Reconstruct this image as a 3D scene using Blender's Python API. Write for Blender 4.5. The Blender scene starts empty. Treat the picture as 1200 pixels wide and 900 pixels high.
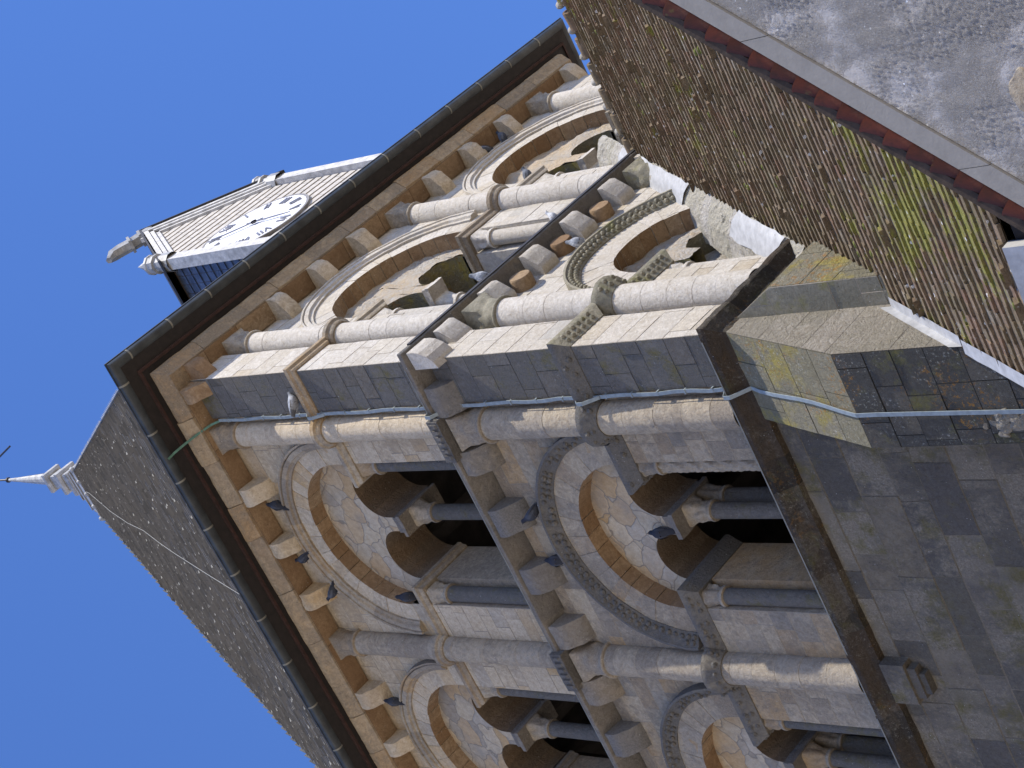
import bpy, bmesh, math, random
from mathutils import Vector, Matrix, noise as mnoise
R_ = math.radians
rnd = random.Random(7)
scene = bpy.context.scene

# ------------------------------------------------------------------ camera
cam = bpy.data.cameras.new('camera')
camo = bpy.data.objects.new('camera', cam)
scene.collection.objects.link(camo)
scene.camera = camo
right = Vector((0.58860326, 0.42546939, -0.68740236))
down = Vector((-0.54609771, 0.83622932, 0.04997813))
fwd = Vector((0.59609017, 0.34597156, 0.72455516))
m = Matrix((right, -down, -fwd)).transposed().to_4x4()
m.translation = Vector((-17.074, -9.391, 1.6))
camo.matrix_world = m
cam.sensor_width = 36.0
cam.sensor_fit = 'HORIZONTAL'
cam.lens = 36.0 * 2352.49 / 1200.0
cam.clip_start = 0.1
cam.clip_end = 6000.0

# ------------------------------------------------------------------ light
SUN_EL, SUN_AZ = R_(47.0), R_(3.2)      # azimuth: towards -y, turned a little to -x
sdir = Vector((-math.sin(SUN_AZ) * math.cos(SUN_EL), -math.cos(SUN_AZ) * math.cos(SUN_EL), math.sin(SUN_EL)))
world = bpy.data.worlds.new('World')
scene.world = world
world.use_nodes = True
wn = world.node_tree
bg = wn.nodes['Background']
sky = wn.nodes.new('ShaderNodeTexSky')
sky.sky_type = 'NISHITA'
sky.sun_disc = False
sky.sun_elevation = SUN_EL
sky.sun_rotation = math.pi + SUN_AZ
sky.altitude = 200
sky.air_density = 1.0
sky.dust_density = 0.0
sky.ozone_density = 10.0
wb = wn.nodes.new('ShaderNodeMix')
wb.data_type = 'RGBA'
wb.blend_type = 'MULTIPLY'
wb.inputs[0].default_value = 1.0
wb.inputs[7].default_value = (0.96, 1.03, 1.255, 1.0)
wn.links.new(sky.outputs[0], wb.inputs[6])
wn.links.new(wb.outputs[2], bg.inputs[0])
bg.inputs[1].default_value = 0.15
sl = bpy.data.lights.new('sun', 'SUN')
sl.energy = 4.5
sl.angle = R_(0.53)
sl.color = (1.0, 0.925, 0.80)
so = bpy.data.objects.new('sun', sl)
scene.collection.objects.link(so)
so.rotation_euler = (-sdir).to_track_quat('-Z', 'Y').to_euler()
so.location = (-10, -60, 80)
vs = scene.view_settings
vs.view_transform = 'Standard'
vs.look = 'None'
vs.gamma = 1.0
vs.use_curve_mapping = False
vs.exposure = 0.56

# ------------------------------------------------------------------ materials
class NT:
    def __init__(s, name):
        s.m = bpy.data.materials.new(name)
        s.m.use_nodes = True
        s.t = s.m.node_tree
        s.bsdf = s.t.nodes['Principled BSDF']
        s.pos = s.n('ShaderNodeNewGeometry').outputs['Position']
    def n(s, typ, **kw):
        nd = s.t.nodes.new(typ)
        for k, v in kw.items():
            setattr(nd, k, v)
        return nd
    def link(s, a, b):
        if isinstance(a, (int, float)):
            b.default_value = a
        elif isinstance(a, tuple):
            b.default_value = (*a, 1.0) if len(a) == 3 else a
        else:
            s.t.links.new(a, b)
    def noise(s, scale, detail=6, rough=0.6, vec=None, dist=0.0):
        nd = s.n('ShaderNodeTexNoise')
        nd.inputs['Scale'].default_value = scale
        nd.inputs['Detail'].default_value = detail
        nd.inputs['Roughness'].default_value = rough
        nd.inputs['Distortion'].default_value = dist
        s.link(vec if vec is not None else s.pos, nd.inputs['Vector'])
        return nd.outputs['Fac']
    def stretch(s, sx, sy, sz):
        nd = s.n('ShaderNodeMapping')
        nd.inputs['Scale'].default_value = (sx, sy, sz)
        s.link(s.pos, nd.inputs['Vector'])
        return nd.outputs[0]
    def rng(s, v, a, b, c=0.0, d=1.0):
        nd = s.n('ShaderNodeMapRange')
        nd.clamp = True
        s.link(v, nd.inputs[0])
        for i, x in enumerate((a, b, c, d)):
            nd.inputs[i + 1].default_value = x
        return nd.outputs[0]
    def mix(s, f, a, b, mode='MIX'):
        nd = s.n('ShaderNodeMix', data_type='RGBA', blend_type=mode)
        s.link(f, nd.inputs[0])
        s.link(a, nd.inputs[6])
        s.link(b, nd.inputs[7])
        return nd.outputs[2]
    def math(s, op, a, b=0.0):
        nd = s.n('ShaderNodeMath', operation=op)
        s.link(a, nd.inputs[0])
        s.link(b, nd.inputs[1])
        return nd.outputs[0]
    def ramp(s, f, stops, interp='LINEAR'):
        nd = s.n('ShaderNodeValToRGB')
        cr = nd.color_ramp
        cr.interpolation = interp
        while len(cr.elements) < len(stops):
            cr.elements.new(0.5)
        for e, (p, c) in zip(cr.elements, stops):
            e.position = p
            e.color = (*c, 1.0)
        s.link(f, nd.inputs[0])
        return nd.outputs[0]
    def attr(s, name):
        nd = s.n('ShaderNodeAttribute')
        nd.attribute_name = name
        return nd.outputs['Fac']
    def voro(s, scale, feature='F1', rand=1.0, vec=None):
        nd = s.n('ShaderNodeTexVoronoi', feature=feature)
        nd.inputs['Scale'].default_value = scale
        nd.inputs['Randomness'].default_value = rand
        s.link(vec if vec is not None else s.pos, nd.inputs['Vector'])
        return nd
    def bump(s, h, strength=0.5, dist=0.02, prev=None):
        nd = s.n('ShaderNodeBump')
        nd.inputs['Strength'].default_value = strength
        nd.inputs['Distance'].default_value = dist
        s.link(h, nd.inputs['Height'])
        if prev is not None:
            s.link(prev, nd.inputs['Normal'])
        return nd.outputs[0]
    def done(s, col, rough=0.9, normal=None, metal=0.0, spec=0.25):
        s.link(col, s.bsdf.inputs['Base Color'])
        s.link(rough, s.bsdf.inputs['Roughness'])
        s.link(metal, s.bsdf.inputs['Metallic'])
        s.bsdf.inputs['Specular IOR Level'].default_value = spec
        if normal is not None:
            s.link(normal, s.bsdf.inputs['Normal'])
        return s.m

PALE = [(0.0, (.52, .485, .43)), (.3, (.57, .54, .49)), (.55, (.48, .44, .375)), (.8, (.54, .50, .43)), (.93, (.46, .40, .31)), (1.0, (.42, .41, .38))]
MIXED = [(0.0, (.42, .355, .26)), (.25, (.33, .295, .245)), (.45, (.46, .39, .285)), (.62, (.21, .195, .175)), (.8, (.42, .29, .15)), (1.0, (.29, .255, .21))]
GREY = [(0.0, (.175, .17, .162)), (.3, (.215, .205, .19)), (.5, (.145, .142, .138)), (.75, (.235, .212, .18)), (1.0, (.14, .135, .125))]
DARK = [(0.0, (.125, .115, .105)), (.3, (.165, .15, .13)), (.55, (.10, .095, .088)), (.72, (.16, .145, .12)), (.82, (.12, .112, .085)), (.90, (.26, .225, .17)), (1.0, (.21, .19, .155))]
OCHRE = [(0.0, (.28, .185, .105)), (.3, (.36, .26, .16)), (.55, (.23, .145, .08)), (.8, (.38, .29, .19)), (1.0, (.31, .21, .12))]

def stone(name, pal, grime=(.12, .12, .115), glo=0.62, ghi=0.75, gamt=0.75, gscale=0.9, moss=0.0, mossc=(.13, .12, .035), bump=0.5, mortar=(.33, .29, .235), lichen=0.0, streak=False, pits=.5):
    t = NT(name)
    tint = t.attr('tint')
    hsh = t.math('FRACT', t.math('MULTIPLY', t.math('ADD', tint, 2.0), 7.31))     # second random number per stone
    wp = t.n('ShaderNodeVectorMath', operation='ADD')
    nz = t.n('ShaderNodeTexNoise'); nz.inputs['Scale'].default_value = 3.0
    t.link(t.pos, nz.inputs['Vector'])
    sc = t.n('ShaderNodeVectorMath', operation='SCALE'); sc.inputs[3].default_value = .25
    t.link(nz.outputs['Color'], sc.inputs[0]); t.link(t.pos, wp.inputs[0]); t.link(sc.outputs[0], wp.inputs[1])
    base = t.ramp(tint, pal)
    n1 = t.noise(2.3, 6, .65)
    base = t.mix(t.rng(n1, .38, .66, 0, .65), base, t.ramp(t.noise(6.5, 5, .65), pal))
    n2 = t.noise(34, 5, .7)
    n3 = t.noise(13, 7, .72, wp.outputs[0])
    base = t.mix(t.rng(n3, .40, .66, .0, .55), base, t.mix(1.0, base, (.58, .53, .46), 'MULTIPLY'))
    base = t.mix(t.rng(n2, .40, .68, .0, .45), base, t.mix(1.0, base, (.55, .52, .47), 'MULTIPLY'))
    base = t.mix(t.rng(n3, .56, .40, .0, .0), base, (.6, .58, .53))
    g = t.math('ADD', t.math('MULTIPLY', t.noise(gscale, 9, .70, t.stretch(1, 1, .55)), .62), t.math('MULTIPLY', n3, .38))
    g = t.math('ADD', g, t.math('MULTIPLY', t.math('SUBTRACT', hsh, .5), .16))
    base = t.mix(t.rng(g, glo - .12, ghi - .12, 0, gamt), base, t.mix(t.rng(n2, .32, .68), tuple(.75 * c for c in grime), tuple(1.8 * c for c in grime)))
    if moss > 0:
        mm = t.math('ADD', t.noise(1.7, 8, .72), t.math('MULTIPLY', t.math('SUBTRACT', hsh, .5), .1))
        base = t.mix(t.rng(mm, .62 - .25 * moss, .74 - .2 * moss, 0, .85), base, t.mix(t.rng(n2, .3, .7), mossc, tuple(1.6 * c for c in mossc)))
    if lichen > 0:
        lm = t.math('MULTIPLY', t.rng(t.noise(15, 6, .75), .53, .60), t.rng(t.noise(1.5, 5, .65), .50, .58))
        base = t.mix(t.math('MULTIPLY', lm, lichen), base, t.mix(t.rng(n2, .3, .7), (.24, .10, .02), (.40, .22, .05)))
        lm = t.math('MULTIPLY', t.rng(t.noise(24, 6, .75), .56, .62), t.rng(t.noise(2.1, 4), .46, .58))
        base = t.mix(t.math('MULTIPLY', lm, lichen), base, (.40, .40, .34))
    # dark pits and small pale droppings
    v = t.voro(17.0)
    base = t.mix(t.math('MULTIPLY', t.math('LESS_THAN', v.outputs['Distance'], .16), t.rng(n1, .5, .6, 0, pits)), base, t.mix(1.0, base, (.30, .27, .23), 'MULTIPLY'))
    v = t.voro(13.0)
    base = t.mix(t.math('MULTIPLY', t.math('LESS_THAN', v.outputs['Distance'], .085), t.rng(t.noise(3.0, 3), .5, .6, 0, .8)), base, (.5, .5, .47))
    base = t.mix(t.math('LESS_THAN', tint, -.5), base, t.mix(t.rng(n2, .35, .65), mortar, tuple(.72 * c for c in mortar)))
    h = t.math('ADD', t.math('MULTIPLY', n2, .7), t.math('MULTIPLY', n3, 1.5))
    h = t.math('ADD', h, t.math('MULTIPLY', t.noise(85, 3, .7), .3))
    return t.done(base, .92, t.bump(h, bump, .055))

M = {}
M['pale'] = stone('pale_limestone', PALE, (.30, .285, .26), .66, .8, .6, bump=.45)
M['mixed'] = stone('mixed_limestone', MIXED, (.16, .135, .105), .60, .72, .75, bump=.55)
M['cream'] = stone('cream_limestone', [(0, (.54, .445, .31)), (.35, (.50, .425, .32)), (.6, (.56, .48, .36)), (.82, (.48, .335, .17)), (1, (.40, .365, .31))], (.20, .165, .12), .62, .76, .6, bump=.5)
M['grey'] = stone('grey_crusted_limestone', GREY, (.105, .105, .10), .6, .72, .7, moss=.25, mossc=(.115, .10, .035), bump=.95, mortar=(.10, .095, .085))
M['dark'] = stone('dark_weathered_ashlar', DARK, (.20, .175, .135), .60, .72, .8, 1.1, moss=.35, mossc=(.10, .085, .03), bump=.9, mortar=(.22, .195, .155))
M['ochre'] = stone('ochre_stained_stone', OCHRE, (.14, .085, .045), .58, .72, .65, bump=.4, mortar=(.16, .10, .055))
M['ledge'] = stone('blackened_ledge_stone', [(0,(.040,.036,.030)),(.4,(.060,.052,.044)),(.7,(.095,.068,.045)),(1,(.048,.045,.036))], (.11, .095, .075), .6, .68, .7, 1.6, moss=.3, mossc=(.085, .08, .03), bump=1.1, lichen=.3)
M['corbel_grey'] = stone('grey_brown_corbel_stone', [(0, (.21, .19, .165)), (.35, (.26, .235, .20)), (.6, (.17, .16, .15)), (.85, (.29, .25, .195)), (1, (.23, .20, .16))], (.11, .105, .098), .58, .70, .8, bump=.6)
M['patch'] = stone('olive_patch_stone', [(0, (.085, .078, .055)), (.5, (.11, .10, .07)), (1, (.095, .088, .07))], (.15, .135, .10), .6, .72, .6, 1.3, moss=.5, mossc=(.085, .075, .022), bump=.7)
M['pale_rough'] = stone('rough_speckled_limestone', [(0, (.40, .365, .30)), (.35, (.46, .42, .35)), (.65, (.36, .325, .265)), (1, (.50, .46, .40))], (.23, .21, .165), .56, .70, .75, 2.2, bump=1.1, pits=.8)
M['cornice'] = stone('tan_cornice_stone', [(0, (.40, .31, .20)), (.35, (.35, .285, .205)), (.6, (.43, .345, .235)), (.82, (.36, .24, .125)), (1, (.29, .255, .21))], (.15, .125, .095), .56, .70, .75, 1.3, bump=.6)
M['reveal'] = stone('brown_arch_soffit', [(0, (.17, .115, .07)), (.35, (.23, .165, .105)), (.6, (.14, .095, .06)), (.85, (.25, .19, .13)), (1, (.19, .14, .095))], (.09, .07, .05), .55, .7, .7, bump=.6, mortar=(.09, .07, .05))
M['olive'] = stone('lichened_olive_stone', [(0, (.25, .23, .15)), (.4, (.29, .265, .19)), (.7, (.22, .205, .14)), (1, (.30, .28, .22))], (.15, .14, .10), .56, .7, .7, 1.4, moss=.5, mossc=(.25, .205, .045), bump=.9, mortar=(.13, .12, .08), lichen=.8)
M['black'] = stone('black_crusted_stone', [(0, (.085, .083, .074)), (.4, (.11, .107, .095)), (.7, (.145, .135, .115)), (1, (.16, .145, .12))], (.05, .048, .042), .55, .7, .6, 1.2, moss=.2, bump=1.0, mortar=(.035, .034, .03), lichen=.9)
M['bead'] = stone('mossy_bead_stone', [(0, (.27, .25, .19)), (.5, (.32, .295, .225)), (1, (.22, .205, .15))], (.13, .125, .095), .57, .72, .7, 2.0, moss=.25, mossc=(.16, .15, .06), bump=.4)
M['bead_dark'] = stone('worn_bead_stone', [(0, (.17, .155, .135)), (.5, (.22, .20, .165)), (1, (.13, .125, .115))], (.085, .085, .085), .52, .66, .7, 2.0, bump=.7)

def tymp_mat(name, pal, dark):
    t = NT(name)
    # irregular fitted stones: cells in the plane of the wall
    sc = t.stretch(2.3, 2.3, 2.9)
    w = t.n('ShaderNodeVectorMath', operation='ADD')
    nz = t.n('ShaderNodeTexNoise')
    nz.inputs['Scale'].default_value = 2.6
    t.link(t.pos, nz.inputs['Vector'])
    t.link(sc, w.inputs[0]); t.link(nz.outputs['Color'], w.inputs[1])
    v = t.voro(1.0, vec=w.outputs[0], rand=1.0)
    e = t.voro(1.0, 'DISTANCE_TO_EDGE', vec=w.outputs[0], rand=1.0)
    sep = t.n('ShaderNodeSeparateColor')
    t.link(v.outputs['Color'], sep.inputs[0])
    base = t.ramp(sep.outputs[0], pal)
    n2 = t.noise(30, 5, .7)
    base = t.mix(t.rng(n2, .35, .7, 0, .45), base, t.mix(1.0, base, (.62, .56, .48), 'MULTIPLY'))
    base = t.mix(t.rng(t.noise(9, 7, .72), .42, .64, 0, .5), base, t.mix(1.0, base, (.6, .55, .47), 'MULTIPLY'))
    base = t.mix(t.rng(t.noise(1.0, 8, .7), .52, .68, 0, .6), base, dark)
    j = t.rng(t.math('ADD', e.outputs['Distance'], t.math('MULTIPLY', t.math('SUBTRACT', n2, .5), .03)), .008, .026, .85, 0)
    base = t.mix(j, base, (.17, .15, .125))
    h = t.math('ADD', t.math('MULTIPLY', t.rng(e.outputs['Distance'], 0, .07), .8), t.math('MULTIPLY', t.noise(14, 6, .65), .9))
    return t.done(base, .92, t.bump(h, .45, .03))
M['tymp'] = tymp_mat('fitted_tympanum_stones', [(0, (.45, .385, .285)), (.3, (.37, .325, .255)), (.5, (.47, .405, .305)), (.68, (.41, .295, .165)), (.85, (.41, .365, .30)), (1, (.27, .24, .20))], (.17, .165, .16))
M['tymp_pale'] = stone('eroded_pale_tympanum', PALE, (.46, .34, .20), .58, .72, .6, 1.3, bump=1.0)

def simple(name, col, rough=.6, metal=0.0, var=.25, scale=6, bump=.15, spec=.4, bscale=25):
    t = NT(name)
    n = t.noise(scale, 6, .65)
    c = t.mix(t.rng(n, .3, .7, 0, 1), tuple(x * (1 - var) for x in col), tuple(min(1, x * (1 + var)) for x in col))
    return t.done(c, rough, t.bump(t.noise(bscale, 5, .65), bump, .01) if bump else None, metal, spec)
M['gutter'] = simple('dark_weathered_gutter', (.032, .037, .040), .5, .1, .5, 3)
M['gutter_band'] = simple('pale_gutter_joint', (.17, .165, .14), .6, .1)
M['zinc'] = simple('weathered_zinc', (.36, .36, .355), .75, .0, .25, 4, .1)
M['lead'] = simple('pale_lead_sheet', (.36, .365, .37), .6, .1, .22, 7, .25)
M['whitelead'] = simple('white_painted_zinc', (.46, .45, .43), .6, .0, .35, 6, .3)
M['greylead'] = simple('dull_grey_lead', (.27, .275, .28), .6, .1, .4, 6, .3)
M['cable'] = simple('blue_grey_conductor', (.20, .235, .25), .7, .0, .22, 14, .1)
M['verdigris'] = simple('verdigris_conductor', (.07, .15, .11), .7, .0, .35, 14, .1)
M['slatewire'] = simple('dull_grey_wire', (.22, .22, .215), .7, 0, .2)
M['iron'] = simple('black_iron', (.03, .03, .032), .5, .5, .3)
M['drip'] = simple('black_lead_drip', (.028, .026, .024), .6, .1, .4, 9, .2)
M['timber'] = simple('dark_eave_timber', (.012, .009, .008), .8, 0, .5, 9, .4)
M['redtimber'] = simple('old_red_painted_timber', (.030, .013, .010), .9, 0, .5, 9, .4)
M['inside'] = simple('dark_belfry_interior', (.085, .075, .065), .95, 0, .4, 3, .2)  # one dark tone for floors, lining and beams in the belfry
M['clock_white'] = simple('white_enamel_dial', (.80, .80, .79), .35, 0, .03, 3, 0)
M['numeral'] = simple('dark_blue_grey_numeral', (.15, .155, .19), .5, 0, .15, 9, 0)
M['clock_frame'] = simple('grey_dial_rim', (.20, .19, .18), .6)
M['slat'] = simple('weathered_white_slat', (.42, .395, .355), .8, 0, .22, 10, .3)
M['boards'] = simple('dark_backing_board', (.10, .075, .055), .85)
M['brown'] = simple('brown_weathered_board', (.07, .052, .04), .85, 0, .25, 12, .3)
M['slateblue'] = simple('blue_slate_hanging', (.075, .10, .16), .35, 0, .45, 5, .3)
M['paving'] = simple('warm_bounce_paving', (.60, .49, .35), .9, 0, .2, 1.5, .2)  # unseen ground, made paler and warmer to bounce light onto the shaded walls

def tiles_mat():
    t = NT('mossy_clay_tiles')
    tint = t.attr('tint')
    base = t.ramp(tint, [(0, (.17, .125, .08)), (.3, (.25, .175, .12)), (.55, (.20, .155, .105)), (.75, (.28, .20, .14)), (.9, (.24, .14, .095)), (1, (.32, .28, .225))])
    n = t.noise(20, 6, .7)
    base = t.mix(t.rng(n, .3, .7, 0, .8), base, t.mix(1.0, base, (.55, .52, .45), 'MULTIPLY'))
    base = t.mix(t.rng(t.noise(1.2, 6, .65), .42, .66, 0, .6), base, (.17, .145, .08))
    base = t.mix(t.rng(t.noise(9, 6, .72), .45, .65, 0, .7), base, (.085, .066, .048))
    mo = t.math('ADD', t.math('MULTIPLY', t.noise(.75, 7, .72), .6), t.math('MULTIPLY', t.noise(7.0, 5, .7, t.stretch(1, .4, 1)), .4))
    md = t.n('ShaderNodeVectorMath', operation='DISTANCE')
    t.link(t.pos, md.inputs[0]); md.inputs[1].default_value = (-.5, -2.0, 14.5)
    mo = t.math('ADD', mo, t.rng(md.outputs['Value'], .5, 2.6, .055, -.035))
    base = t.mix(t.rng(mo, .535, .58, 0, .9), base, t.mix(t.rng(n, .35, .65), (.13, .135, .03), (.28, .265, .06)))
    v = t.voro(5.5)
    base = t.mix(t.math('MULTIPLY', t.math('LESS_THAN', v.outputs['Distance'], .13), t.rng(t.noise(2.2, 3), .46, .54)), base, (.60, .60, .60))
    v = t.voro(16)
    base = t.mix(t.math('MULTIPLY', t.math('LESS_THAN', v.outputs['Distance'], .17), t.rng(t.noise(3.2, 3), .5, .6, 0, .8)), base, (.42, .42, .38))
    return t.done(base, .9, t.bump(t.math('ADD', t.noise(45, 5, .7), t.math('MULTIPLY', mo, 1.5)), .7, .03))
M['tiles'] = tiles_mat()
def slate_mat():
    t = NT('grey_slate_roofing')
    tint = t.attr('tint')
    base = t.ramp(tint, [(0, (.095, .10, .105)), (.3, (.14, .143, .147)), (.55, (.17, .17, .17)), (.8, (.118, .122, .127)), (1, (.195, .193, .188))])
    base = t.mix(t.rng(t.noise(.45, 5, .6), .42, .62, 0,   .3), base, (.19, .18, .16))
    base = t.mix(t.rng(t.noise(1.2, 6, .7), .55, .68, 0, .5), base, (.07, .068, .065))
    v = t.voro(4)
    base = t.mix(t.math('MULTIPLY', t.math('LESS_THAN', v.outputs['Distance'], .035), t.rng(t.noise(.8, 3), .56, .60)), base, (.4, .4, .38))
    return t.done(base, t.rng(t.noise(9), .3, .7, .5, .75), t.bump(t.noise(30, 5), .3, .01), 0, .4)
M['slate'] = slate_mat()
def redtile():
    t = NT('red_canal_tile')
    base = t.ramp(t.attr('tint'), [(0, (.075, .022, .014)), (.4, (.11, .032, .02)), (.75, (.06, .02, .014)), (1, (.09, .034, .024))])
    base = t.mix(t.rng(t.noise(14, 6), .45, .7, 0, .6), base, (.04, .02, .015))
    base = t.mix(t.rng(t.noise(3, 5), .64, .72, 0, .8), base, (.14, .13, .04))
    return t.done(base, .8, t.bump(t.noise(50), .3, .01))
M['redtile'] = redtile()
def roughcast():
    t = NT('grey_roughcast_render')
    patch = t.rng(t.noise(1.6, 7, .65), .38, .56, .15, 1)            # smooth repairs / rough areas
    n = t.noise(38, 6, .75)
    base = t.mix(patch, (.42, .405, .395), (.44, .425, .405))
    base = t.mix(t.rng(t.noise(7, 7, .72), .40, .64, 0, .6), base, (.33, .32, .31))
    base = t.mix(t.math('MULTIPLY', t.rng(t.noise(52, 5, .75), .55, .63), patch), base, (.66, .64, .60))  # pale specks painted in for grains catching the grazing sun
    base = t.mix(t.math('MULTIPLY', t.rng(t.noise(27, 5, .7), .60, .68, 0, .7), patch), base, (.22, .205, .19))
    st = t.noise(6, 5, .6, t.stretch(.7, 2.2, .25))
    base = t.mix(t.rng(st, .42, .62, 0, .35), base, (.29, .285, .285))
    v = t.voro(11)
    base = t.mix(t.math('MULTIPLY', t.math('LESS_THAN', v.outputs['Distance'], .12), t.rng(t.noise(2.6, 3), .5, .56)), base, (.85, .85, .83))  # white dots, painted sparkle of sunlit grains
    h = t.math('ADD', t.math('MULTIPLY', t.math('MULTIPLY', n, patch), 1.4), t.math('MULTIPLY', t.noise(6, 5, .6), .5))
    h = t.math('ADD', h, t.math('MULTIPLY', t.math('MULTIPLY', t.noise(75, 4, .75), patch), 1.1))
    return t.done(base, .95, t.bump(h, 1.0, .05))
M['roughcast'] = roughcast()
M['band'] = simple('smooth_grey_mortar_band', (.235, .222, .20), .9, 0, .1, 7, .3)
M['shade_tile'] = simple('shade_dark_roof_edge', (.040, .028, .020), .9, 0, .5, 8, .5)  # near-black colour stands in for a strip of shadow along the verge
M['mortar'] = stone('lime_mortar_fillet', [(0, (.46, .44, .40)), (.5, (.52, .50, .46)), (1, (.40, .39, .35))], (.30, .28, .22), .55, .7, .7, 1.5, bump=.8)

# ------------------------------------------------------------------ builders
def obj_from(name, bm, mats, parent=None, smooth=None):
    me = bpy.data.meshes.new(name)
    bm.to_mesh(me)
    bm.free()
    for mm in mats:
        me.materials.append(M[mm])
    o = bpy.data.objects.new(name, me)
    scene.collection.objects.link(o)
    if parent is not None:
        o.parent = parent
        o.matrix_parent_inverse = parent.matrix_world.inverted()
    if smooth:
        me.polygons.foreach_set('use_smooth', [True] * len(me.polygons))
        try:
            me.set_sharp_from_angle(angle=R_(smooth))
        except Exception:
            pass
    return o

def empty(name, loc):
    o = bpy.data.objects.new(name, None)
    scene.collection.objects.link(o)
    o.location = loc
    o.matrix_world = Matrix.Translation(loc)
    return o

def tag(o, label=None, cat=None, group=None, kind=None):
    if label: o['label'] = label
    if cat: o['category'] = cat
    if group: o['group'] = group
    if kind: o['kind'] = kind
    return o

def W(face, u, d, z):
    return Vector((d, u, z)) if face == 'L' else Vector((u, d, z))

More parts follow.
